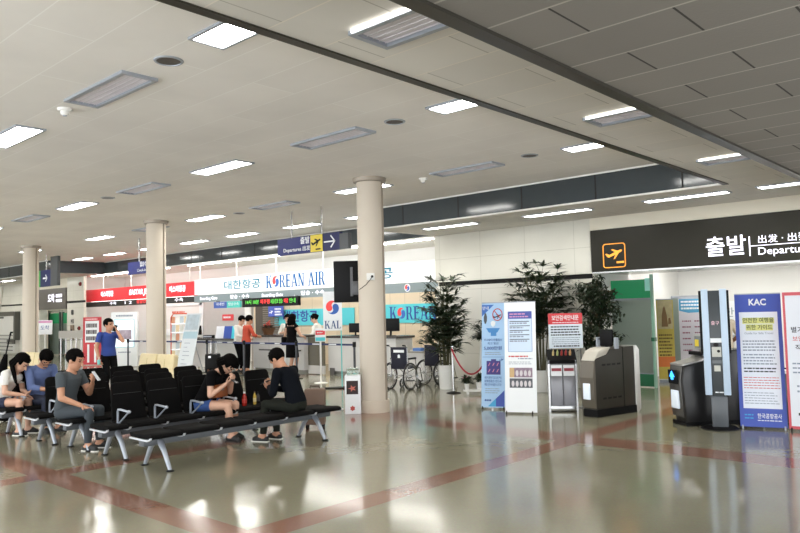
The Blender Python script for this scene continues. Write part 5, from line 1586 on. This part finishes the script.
def person(name, label, loc, rotz, s=1.0, seated=True, lean=.1, twist=0.0, head_pitch=0.0, head_yaw=0.0, female=False,
           hands=None, feet=None, skin=None, clothes=(), hair='short', voxel=.0085, hs=1.15, shoe=None, hip_h=None, hip_x=0.0, glasses=False, palm=None, side_lean=0.0, curl=.6, poles=None):
    t = thing(name, label, 'person', loc, rotz)
    skin = skin or sk1
    hw = .140 if female else .162           # half shoulder width
    pel = V(hip_x, 0, hip_h if hip_h else (.53 if seated else .93)) * 1.0
    sp = V(math.sin(lean), side_lean, math.cos(lean)).normalized()
    fw = V(math.cos(lean), 0, -math.sin(lean))
    lat = V(-math.sin(twist), math.cos(twist), 0)
    tw = V(math.cos(twist), math.sin(twist), 0)
    waist = pel + sp * .17 - fw * .01 * s
    sp2 = V(math.sin(lean * 1.35), side_lean, math.cos(lean * 1.35)).normalized()
    chest = waist + sp2 * .19
    neck0 = chest + sp2 * .145
    hp = lean * 1.35 + head_pitch
    nk = V(math.sin(lean * 1.2 + head_pitch * .6), side_lean, math.cos(lean * 1.2 + head_pitch * .6)).normalized()
    head = neck0 + nk * .155 + V(math.cos(hp), 0, -math.sin(hp)) * .018
    mb = MB()
    def ring(c, up, lt, a, b, n=20, fo=0.0):
        f = lt.cross(up).normalized()
        return [c + lt * a * math.cos(2 * PI * k / n) + f * (b * math.sin(2 * PI * k / n) + fo) for k in range(n)]
    wz = .135 if female else .15
    lat0 = V(0, 1, 0)
    latm = (lat0 + lat).normalized()
    mb.loft([ring(pel - sp * .10, sp, lat0, .10, .085), ring(pel - sp * .05, sp, lat0, .165 if female else .155, .115), ring(pel + sp * .03, sp, lat0, .17 if female else .16, .118),
             ring(waist, sp, latm, .125 if female else .142, .098), ring(waist + sp2 * .08, sp2, latm, .135 if female else .15, .105), ring(chest, sp2, lat, hw, .118),
             ring(chest + sp2 * .07, sp2, lat, hw + .005, .112), ring(neck0 - sp2 * .03, sp2, lat, hw * .80, .075), ring(neck0 + sp2 * .01, sp2, lat, .06, .055)])
    if female:
        for sd in (-1, 1):
            mb.sph(chest + lat * sd * .07 + tw * .085 + V(0, 0, .01), (.065, .065, .065), 12, 8)
    cone(mb, neck0 - sp2 * .04, neck0 + nk * .09, .056, .05)
    # head
    q = Euler((0, hp, head_yaw), 'XYZ')
    Rm = (Matrix.Rotation(head_yaw, 3, 'Z') @ Matrix.Rotation(hp, 3, 'Y'))
    hx, hy, hz = Rm @ V(1, 0, 0), Rm @ V(0, 1, 0), Rm @ V(0, 0, 1)
    mb.sph(head + hz * hs * .03 - hx * hs * .005, (.098 * hs, .076 * hs, .095 * hs), 18, 12, Rm)
    mb.sph(head - hz * hs * .035 + hx * hs * .02, (.072 * hs, .060 * hs, .085 * hs), 16, 12, Rm)
    mb.sph(head - hz * hs * .085 + hx * hs * .055, (.028 * hs, .03 * hs, .028 * hs), 12, 8, Rm)
    cone(mb, head + hz * hs * .015 + hx * hs * .09, head - hz * hs * .025 + hx * hs * .112, .009, .015, 8)
    for sd in (-1, 1):
        mb.sph(head + hy * hs * sd * .078 - hz * hs * .005 - hx * hs * .005, (.02 * hs, .010 * hs, .032 * hs), 10, 8, Rm)
        mb.sph(head + hz * hs * .03 + hx * hs * .078 + hy * hs * sd * .03, (.02 * hs, .024 * hs, .010 * hs), 8, 6, Rm)
    mb.sph(head - hz * hs * .055 + hx * hs * .088, (.013 * hs, .024 * hs, .010 * hs), 10, 6, Rm)
    bones = [('torso', pel, waist, .15), ('torso', waist, chest, .14), ('torso', chest, neck0 - sp2 * .02, .14), ('neck', neck0 + nk * .035, head, .05), ('head', head - hz * .04, head + hz * .05, .09)]
    # arms
    ua, fa = .285 * s, .25 * s
    for i, sd in enumerate((1, -1)):
        sh = chest + sp2 * .095 + lat * sd * (hw + .035)
        tgt = V(*hands[i]) if hands and hands[i] else sh + V(.06, sd * .05, -.5)
        pole = V(*poles[i]) if poles and poles[i] else V(-.5, sd * .55, -.6)
        el, wr = ik(sh, tgt, ua, fa, pole)
        cone(mb, sh, el, .047 if female else .053, .040 if female else .044)
        cone(mb, sh, chest + sp2 * .07 + lat * sd * .07, .050, .066)
        cone(mb, el, wr, .040 if female else .044, .027 if female else .030)
        dr = (wr - el).normalized()
        pn = V(*palm[i]) if palm and palm[i] else V(0, -sd, -.2)
        make_hand(mb, wr, dr, pn, (1 if sd > 0 else -1) * (1 if pn.z <= 0.3 else -1), .97 if female else 1.05, curl)
        bones += [('uarm', sh, el, .05), ('farm', el, wr, .035), ('hand', wr, wr + dr * .17, .045)]
    # legs
    th, sn = .43 * s, .42 * s
    for i, sd in enumerate((1, -1)):
        hp_ = pel + V(0, sd * .088, -.04)
        if feet and feet[i]:
            an = V(*feet[i])
        else:
            an = V(hip_x + .40, sd * .11, .085) if seated else V(hip_x - .0, sd * .10, .085)
        pole = V(.6, 0, .8) if seated else V(1, 0, 0)
        kn, an2 = ik(hp_, an, th, sn, pole)
        cone(mb, hp_, kn, .088, .056)
        cone(mb, kn, kn.lerp(an2, .35), .055, .054)
        cone(mb, kn.lerp(an2, .35), an2, .054, .036)
        heel = an2 + V(-.045, 0, -.045)
        fd = V(1, sd * .15, 0).normalized()
        cone(mb, heel, an2 + V(0, 0, -.02), .034, .036)
        cone(mb, heel + V(0, 0, -.002), an2 + fd * .13 + V(0, 0, -.055), .034, .030)
        cone(mb, an2, an2 + fd * .10 + V(0, 0, -.045), .036, .034)
        bones += [('thigh', hp_, kn, .075), ('shin', kn, an2, .05), ('foot', an2 + V(-.04, 0, -.05), an2 + fd * .14 + V(0, 0, -.055), .035)]
    raw = mb.build('body', skin, t)
    if seated:
        t.scale = (1.01, 1.01, 1.01)
    md = raw.modifiers.new('r', 'REMESH')
    md.mode = 'VOXEL'
    md.voxel_size = voxel
    sm = raw.modifiers.new('s', 'SMOOTH')
    sm.factor = .5
    sm.iterations = 3
    dg = bpy.context.evaluated_depsgraph_get()
    me = bpy.data.meshes.new_from_object(raw.evaluated_get(dg))
    raw.modifiers.clear()
    raw.data = me
    me.materials.clear()
    me.materials.append(skin)
    me.materials.append(eye_m)
    me.materials.append(mat('lips', '9c5a50', 0.5))
    for p in me.polygons:
        p.use_smooth = True
    # which bone each face belongs to
    import numpy as np
    nv = len(me.vertices)
    co = np.empty(nv * 3); me.vertices.foreach_get('co', co); co = co.reshape(-1, 3)
    no = np.empty(nv * 3); me.vertices.foreach_get('normal', no); no = no.reshape(-1, 3)
    best = np.full(nv, 1e9); idx = np.zeros(nv, int); tt = np.zeros(nv)
    for k, (nm, a, b, r) in enumerate(bones):
        a_, b_ = np.array(a), np.array(b)
        d = b_ - a_
        u = np.clip(((co - a_) @ d) / (d @ d), 0, 1)
        ds = np.linalg.norm(co - (a_ + u[:, None] * d), axis=1) - r
        m = ds < best
        best[m] = ds[m]; idx[m] = k; tt[m] = u[m]
    names = np.array([b[0] for b in bones])[idx]
    ht = (co - np.array(head)) @ np.array(Rm) / hs
    mi = np.zeros(len(me.polygons), int)
    fverts = [tuple(p.vertices) for p in me.polygons]
    f0 = np.array([f[0] for f in fverts])
    hv = ht[f0]
    isface = (names[f0] == 'head') | (names[f0] == 'neck')
    for sd in (-1, 1):
        e = isface & (np.abs(hv[:, 1] - sd * .030) < .014) & (np.abs(hv[:, 2] - .012) < .006) & (hv[:, 0] > .06)
        mi[e] = 1
        e = isface & (np.abs(hv[:, 1] - sd * .030) < .018) & (np.abs(hv[:, 2] - .036) < .005) & (hv[:, 0] > .06)
        mi[e] = 1
    e = isface & (np.abs(hv[:, 1]) < .021) & (np.abs(hv[:, 2] + .055) < .008) & (hv[:, 0] > .07)
    mi[e] = 2
    # clothing: shells lifted off the body
    def garment(nm, m, pred, off):
        keep = pred(names, tt, co, idx)
        fs = [i for i, f in enumerate(fverts) if all(keep[v] for v in f)]
        if not fs:
            return
        slot = len(me.materials)
        me.materials.append(m)
        mi[np.array(fs)] = slot
        remap, vs, ff = {}, [], []
        for i in fs:
            for v in fverts[i]:
                if v not in remap:
                    remap[v] = len(vs)
                    vs.append(tuple(co[v] + no[v] * off))
            ff.append([remap[v] for v in fverts[i]])
        g = bpy.data.meshes.new(nm)
        g.from_pydata(vs, [], ff)
        g.materials.append(m)
        for p in g.polygons:
            p.use_smooth = True
        o = bpy.data.objects.new(nm, g)
        C.objects.link(o)
        o.parent = t
        so = o.modifiers.new('thick', 'SOLIDIFY')
        so.thickness = .006
        so.offset = -1
        return o
    for nm, m, kind, lim in clothes:
        if kind == 'top':
            pred = lambda n, u, c, ix: (n == 'torso') & ((c - np.array(pel)) @ np.array(sp) > -.02) & ~(((c - np.array(neck0)) @ np.array(sp2) > -.035) & (np.linalg.norm(np.cross(c - np.array(neck0), np.array(sp2)), axis=1) < .075)) & ((c - np.array(neck0)) @ np.array(sp2) < .01) | ((n == 'uarm') & (u < lim)) | ((n == 'farm') & (u < lim - 1))
            off = .012
        elif kind == 'dress':
            pred = lambda n, u, c, ix: ((n == 'torso') & ((c - np.array(neck0)) @ np.array(sp2) < -.045)) | ((n == 'uarm') & (u < lim)) | ((n == 'thigh') & (u < .9))
            off = .016
        elif kind == 'bottom':
            pred = lambda n, u, c, ix: ((n == 'torso') & ((c - np.array(pel)) @ np.array(sp) < .07)) | ((n == 'thigh') & (u < lim)) | ((n == 'shin') & (u < lim - 1))
            off = .008
        elif kind == 'shoe':
            for q_ in [k for k, b in enumerate(bones) if b[0] == 'foot']:
                garment('shoe' if nm == 'shoes' else 'sandal', m, (lambda n, u, c, ix, q_=q_: ix == q_), .006)
            continue
        garment(nm, m, pred, off)
    me.polygons.foreach_set('material_index', mi.astype('i'))
    # hair
    hb = MB()
    hb.sph(head + hz * hs * .045 - hx * hs * .014, (.105 * hs, .090 * hs, .099 * hs), 20, 14, Rm)
    hm = hb.build('hair', hair_m, t, smooth=True)
    bm = bmesh.new(); bm.from_mesh(hm.data)
    inv = Rm.transposed()
    kill = []
    for f in bm.faces:
        c = inv @ (f.calc_center_median() - head) / hs
        lo = -.055 if c.x < -.02 else (.058 if c.x > .04 else .0)
        if c.z < lo + .0 and not (c.x < -.02 and c.z > -.06):
            kill.append(f)
    bmesh.ops.delete(bm, geom=kill, context='FACES')
    bm.to_mesh(hm.data); bm.free()
    so = hm.modifiers.new('thick', 'SOLIDIFY'); so.thickness = .02; so.offset = -1
    rq = random.Random(len(label))
    tf = MB()
    for k in range(46):
        a = rq.uniform(0, 2 * PI); e_ = rq.uniform(.15, 1.5)
        p = head + hz * hs * .045 - hx * hs * .014 + hs * Rm @ V(.103 * math.cos(a) * math.cos(e_), .088 * math.sin(a) * math.cos(e_), .097 * math.sin(e_))
        dn = (Rm @ V(math.cos(a), math.sin(a), -.5 + e_)).normalized()
        if (inv @ (p - head)).x > .06 and (inv @ (p - head)).z < .06:
            continue
        tf.leaf(p - dn * .01, (dn - hx * .2).normalized(), .026, .016, droop=.6)
    tf.build('hair_tuft', hair_m, hm, fix=False)
    if hair in ('long', 'shoulder', 'bun'):
        lb = MB()
        L = {'long': .36, 'shoulder': .22, 'bun': .0}[hair]
        if L:
            for k in range(9):
                a = R_(95 + 170 * k / 8)
                p0 = head + hs * Rm @ V(.084 * math.cos(a) - .01, .082 * math.sin(a), .03)
                p1 = p0 + Rm @ V(.02 * math.cos(a), .02 * math.sin(a), -.10)
                p2 = p0 + V(.0, .02 * math.sin(a), -L) - V(0, 0, 0)
                lb.tube([p0, p1, (p1 + p2) / 2, p2], [.022, .026, .026, .012], 8)
        else:
            lb.sph(head + hz * .05 - hx * .115, .045, 14, 10)
        lb.build('long_hair' if L else 'hair_bun', hair_m, hm, smooth=True)
    if glasses:
        g = MB()
        for sd in (-1, 1):
            g.tube([head + hx * hs * .108 + hy * hs * (sd * .032 + .026 * math.cos(k * PI / 6)) + hz * hs * (.012 + .018 * math.sin(k * PI / 6)) for k in range(12)], .003, 5, closed=True)
            g.tube([head + hx * hs * .105 + hy * hs * sd * .058 + hz * hs * .015, head + hy * hs * sd * .085 + hz * hs * .012], .003, 5)
        g.tube([head + hx * hs * .11 + hy * hs * .008 + hz * hs * .014, head + hx * hs * .11 - hy * hs * .008 + hz * hs * .014], .003, 5)
        g.build('glasses', black_plastic, t, smooth=True)
    if shoe:
        for i, sd in enumerate((1, -1)):
            sl = MB()
            fb = [b for b in bones if b[0] == 'foot'][i]
            a, b = fb[1], fb[2]
            z = min(v for v in (a.z, b.z)) - .040
            d = (b - a); d.z = 0; d.normalize()
            w = V(-d.y, d.x, 0)
            a2, b2 = a - d * .04, b + d * .035
            pts = [a2 + w * .030, a2 - w * .030, a2 + d * .14 - w * .042, b2 - d * .03 - w * .042, b2 - w * .015, b2 + w * .015, b2 - d * .03 + w * .040, a2 + d * .14 + w * .036]
            sl.prism([(p.x, p.y) for p in pts], 'z', z, z + .022)
            sl.build('shoe_sole', shoe, t)
    return t, dict(head=head, neck=neck0, chest=chest, pel=pel, Rm=Rm, bones=bones, hx=hx, hy=hy, hz=hz, sp=sp2, fw=tw, lat=lat)

def wrists(inf):
    return [b[1] for b in inf['bones'] if b[0] == 'hand'], [b[2] for b in inf['bones'] if b[0] == 'hand']

def held(name, label, cat, mb, m, root, local, rot=(0, 0, 0)):
    """something in a hand: a thing of its own, put where the hand is"""
    M = Matrix.Translation(root.location) @ Matrix.Rotation(root.rotation_euler.z, 4, 'Z') @ Matrix.Scale(root.scale.x, 4)
    o = mb.build(name, m, bevel=.002)
    o.location = M @ Vector(local)
    o.rotation_euler = (rot[0], rot[1], rot[2] + root.rotation_euler.z)
    return tag(o, label, cat)

def phone(label, root, local, rot, col='1b1b1e'):
    return held('phone', label, 'phone', MB().box(-.037, .037, -.005, .005, -.075, .075), mat('phone %s' % col, col, 0.2), root, local, rot)

navy = mat('dark navy jacket', '0d1016', 0.9, scale=40, bump=.15, spec=.1)
grey_trs = mat('dark grey trousers', '22241f', 0.9, scale=40, bump=.1, spec=.1)
black_trs = mat('black trousers', '0c0c0e', 0.9, spec=.1)
grey_tee = mat('slate grey shirt', '42494e', 0.9, scale=30, bump=.1)
blue_shirt = mat('denim blue shirt', '5a6a96', 0.85, scale=30, bump=.1)
polo = mat('royal blue polo', '27408c', 0.8, scale=30, bump=.1)
white_cl = mat('white cotton', 'e2e0da', 0.85, scale=30, bump=.05)
black_tee = mat('black cotton', '0b0a0c', 0.9, scale=30, bump=.05, spec=.1)
denim = mat('blue denim shorts', '34528c', 0.85, scale=60, bump=.1)
red_cl = mat('brick red top', 'b8452f', 0.8, scale=30, bump=.1)
shoe_b = mat('black shoe', '161616', 0.5)
sole_w = mat('white sole', 'e4e2dc', 0.6)

# man in the dark jacket, on the backless row, facing the row behind
t, inf = person('person', 'man in a dark jacket sitting with his back to the camera looking at his phone', (-7.80, 6.38, 0), R_(196), 1.0, True, lean=.33, head_pitch=.36, head_yaw=-.05,
                hands=[(.40, .06, .74), (.40, -.07, .70)], feet=[(.46, .13, .085), (.40, -.10, .085)], palm=[(0, -.5, .8), (0, .5, .8)],
                clothes=(('trousers', grey_trs, 'bottom', 1.95), ('jacket', navy, 'top', 1.92), ('shoes', shoe_b, 'shoe', 0)), hair='short', voxel=.0075, shoe=sole_w, curl=.9)
jx = inf
phone('dark phone held by the man in the dark jacket', t, (.49, .03, .79), (R_(65), 0, R_(-90)))
# woman in shorts
t, inf = person('person', 'woman in a black top and denim shorts bent over her phone', (-9.02, 5.72, 0), R_(22), .97, True, lean=.45, head_pitch=.50, head_yaw=.10, female=True,
                hands=[(.40, .08, .80), (.38, -.06, .78)], feet=[(.36, .16, .085), (.44, -.02, .085)], palm=[(0, -.5, .8), (0, .5, .8)], skin=sk2,
                clothes=(('shorts', denim, 'bottom', .42), ('top', black_tee, 'top', .55), ('sandals', shoe_b, 'shoe', 0)), hair='shoulder', voxel=.0075, shoe=shoe_b, glasses=True, curl=.9)
phone('black phone held by the woman in shorts', t, (.47, .01, .83), (R_(60), 0, R_(-90)))
o = thing('handbag', 'orange brown handbag on the lap of the woman in shorts', 'handbag', t.matrix_basis @ Vector((.24, .0, .60)), R_(22))
MB().prism([(-.15, 0), (.15, 0), (.13, .15), (.08, .19), (-.08, .19), (-.13, .15)], 'y', -.06, .06).build('body', mat('orange brown leather', '8a4a22', 0.5, scale=20, bump=.1), o, bevel=.025)
o.rotation_euler = (0, 0, R_(112))
MB().tube([(-.13, 0, .15), (-.08, .12, .30), (0, .18, .38), (.10, .14, .32), (.13, 0, .15)], .009, 6).build('strap', mat('dark tan strap', '5e3416', 0.6), o, smooth=True)
MB().box(-.02, .02, -.066, -.058, .10, .14).build('clasp', steel, o)
# man in grey shirt
t, inf = person('person', 'man in a slate grey shirt sitting in profile with a phone in his hand', (-10.05, 4.22, 0), R_(30), 1.02, True, lean=.14, head_pitch=.14, head_yaw=.15,
                hands=[(.33, .10, .86), (.34, -.16, .60)], feet=[(.42, .12, .085), (.42, -.12, .085)], palm=[(0, -.6, .7), (0, .2, -1)],
                clothes=(('trousers', mat('grey jeans', '3b4248', 0.85), 'bottom', 1.95), ('shirt', grey_tee, 'top', .55), ('shoes', shoe_b, 'shoe', 0)), hair='short', voxel=.0075, shoe=sole_w, curl=.8)
phone('pale phone in the raised hand of the man in the slate grey shirt', t, (.41, .07, .96), (R_(35), 0, R_(-80)), 'c9ccd2')
# man in the blue shirt, head bowed
t, inf = person('person', 'man in a denim blue shirt with his head bowed behind the black seats', (-12.10, 4.62, 0), R_(10), 1.0, True, lean=.24, head_pitch=.62, head_yaw=-.15,
                hands=[(.40, .06, .66), (.40, -.06, .66)], palm=[(0, -.5, .8), (0, .5, .8)],
                clothes=(('trousers', mat('dark blue trousers', '23283a', 0.85), 'bottom', 1.95), ('shirt', blue_shirt, 'top', 1.6), ('shoes', shoe_b, 'shoe', 0)), hair='short', voxel=.009, shoe=shoe_b, glasses=True, curl=.8)
# woman in white
t, inf = person('person', 'woman in a white top with long dark hair leaning forward at the left edge', (-12.22, 4.12, 0), R_(34), .97, True, lean=.44, head_pitch=.14, head_yaw=.1, female=True,
                hands=[(.42, .05, .62), (.42, -.05, .60)], palm=[(0, -.5, .6), (0, .2, -1)], skin=sk2,
                clothes=(('shorts', mat('navy shorts', '262c44', 0.85), 'bottom', .5), ('top', white_cl, 'top', .6), ('shoes', shoe_b, 'shoe', 0)), hair='long', voxel=.009, shoe=sole_w)
# man phoning
t, inf = person('person', 'man in a royal blue polo shirt standing and talking on a phone', (-15.75, 7.55, 0), R_(2), 1.0, False, lean=.0, head_pitch=.02, head_yaw=.30, poles=[(.5, .35, -1), None],
                hands=[(.13, .135, 1.45), (.08, -.27, .88)], palm=[(-.2, -1, .2), (0, 1, 0)],
                clothes=(('trousers', black_trs, 'bottom', 1.95), ('polo_shirt', polo, 'top', .62), ('shoes', shoe_b, 'shoe', 0)), hair='short', voxel=.009, shoe=shoe_b, curl=.9)
phone('dark phone at the ear of the man in the royal blue polo', t, (.09, .105, 1.52), (R_(10), R_(20), R_(70)))
o = thing('drink_cup', 'pale turquoise cup in the lowered hand of the man phoning', 'cup', t.matrix_basis @ Vector((.12, -.285, .74)), 0)
MB().lathe([(.03, 0), (.038, .10), (.04, .105), (.0, .108)], 18).build('cup_body', mat('turquoise cup', '7fd0d0', 0.3), o, smooth=True)
MB().cyl((0, 0, .1), (.01, 0, .17), .005, n=8).build('straw', white_board, o)
# people at the counters
t, inf = person('person', 'woman in a black sleeveless dress at the counter with her back turned', (-16.02, 12.98, 0), R_(95), .97, False, lean=.03, head_pitch=.05, female=True,
                hands=[(.10, .24, .92), (.30, -.20, 1.08)], clothes=(('dress', black_tee, 'dress', .12), ('shoes', shoe_b, 'shoe', 0)), hair='shoulder', skin=sk2, voxel=.011, shoe=shoe_b)
sk_ = MB()
sk_.loft([[V(.17 * a * math.cos(k * PI / 10) * .8, .17 * a * math.sin(k * PI / 10) * 1.1, z) for k in range(20)] for a, z in ((1.10, .52), (1.08, .62), (1.04, .80), (1.05, .93), (.9, 1.02))])
sk_.build('skirt', black_tee, t, smooth=True)
o = thing('handbag', 'black shoulder bag at the side of the woman in the black dress', 'handbag', t.matrix_basis @ Vector((.02, .27, .86)), R_(95))
MB().box(-.14, .14, -.05, .05, 0, .24).build('body', black_cloth, o, bevel=.03)
MB().tube([(-.1, 0, .22), (-.04, -.02, .50), (.04, -.02, .50), (.1, 0, .22)], .008, 6).build('strap', black_plastic, o, smooth=True)
t, inf = person('person', 'person in a brick red top leaning on the counter with the back turned', (-18.00, 12.85, 0), R_(80), .93, False, lean=.10, head_pitch=.15, female=True,
                hands=[(.34, .16, 1.10), (.34, -.16, 1.10)], clothes=(('trousers', black_trs, 'bottom', 1.85), ('red_top', red_cl, 'top', 1.5), ('shoes', shoe_b, 'shoe', 0)), hair='short', voxel=.011, shoe=shoe_b)
t, inf = person('person', 'person in a white shirt looking down beside the brick red top', (-18.75, 13.10, 0), R_(20), .98, False, lean=.10, head_pitch=.35, female=False,
                hands=[(.36, .12, 1.05), (.34, -.12, 1.05)], clothes=(('trousers', black_trs, 'bottom', 1.95), ('shirt', white_cl, 'top', 1.6), ('shoes', shoe_b, 'shoe', 0)), hair='short', voxel=.011, skin=sk2)
t, inf = person('person', 'staff member in white behind the counter facing the black dress', (-18.1, 14.52, 0), R_(-50), .97, False, lean=.05, head_pitch=.15, female=True,
                hands=[(.30, .14, 1.16), (.30, -.14, 1.16)], clothes=(('skirt_trousers', black_trs, 'bottom', 1.95), ('blouse', white_cl, 'top', 1.4), ('shoes', shoe_b, 'shoe', 0)), hair='bun', voxel=.011, skin=sk2)
t, inf = person('person', 'staff member in a white blouse standing behind the counter beside the round emblem banner', (-16.65, 14.52, 0), R_(215), .95, False, lean=.10, head_pitch=.25, female=True,
                hands=[(.32, .12, 1.04), (.32, -.12, 1.04)], clothes=(('skirt_trousers', black_trs, 'bottom', 1.95), ('blouse', white_cl, 'top', 1.4), ('shoes', shoe_b, 'shoe', 0)), hair='bun', voxel=.011, skin=sk2)
# traveller half hidden behind the gate pillar
t, inf = person('person', 'person in a pale beige top half hidden behind the blue guide banner', (-4.62, 13.9, 0), R_(150), 1.0, False, lean=.05, head_pitch=.1, female=False,
                hands=[(.25, .12, 1.0), (.20, -.30, 1.0)], clothes=(('trousers', black_trs, 'bottom', 1.95), ('beige_top', mat('pale beige cotton', 'd8c9b4', 0.85), 'top', .8), ('shoes', shoe_b, 'shoe', 0)), hair='short', voxel=.011, skin=sk3)
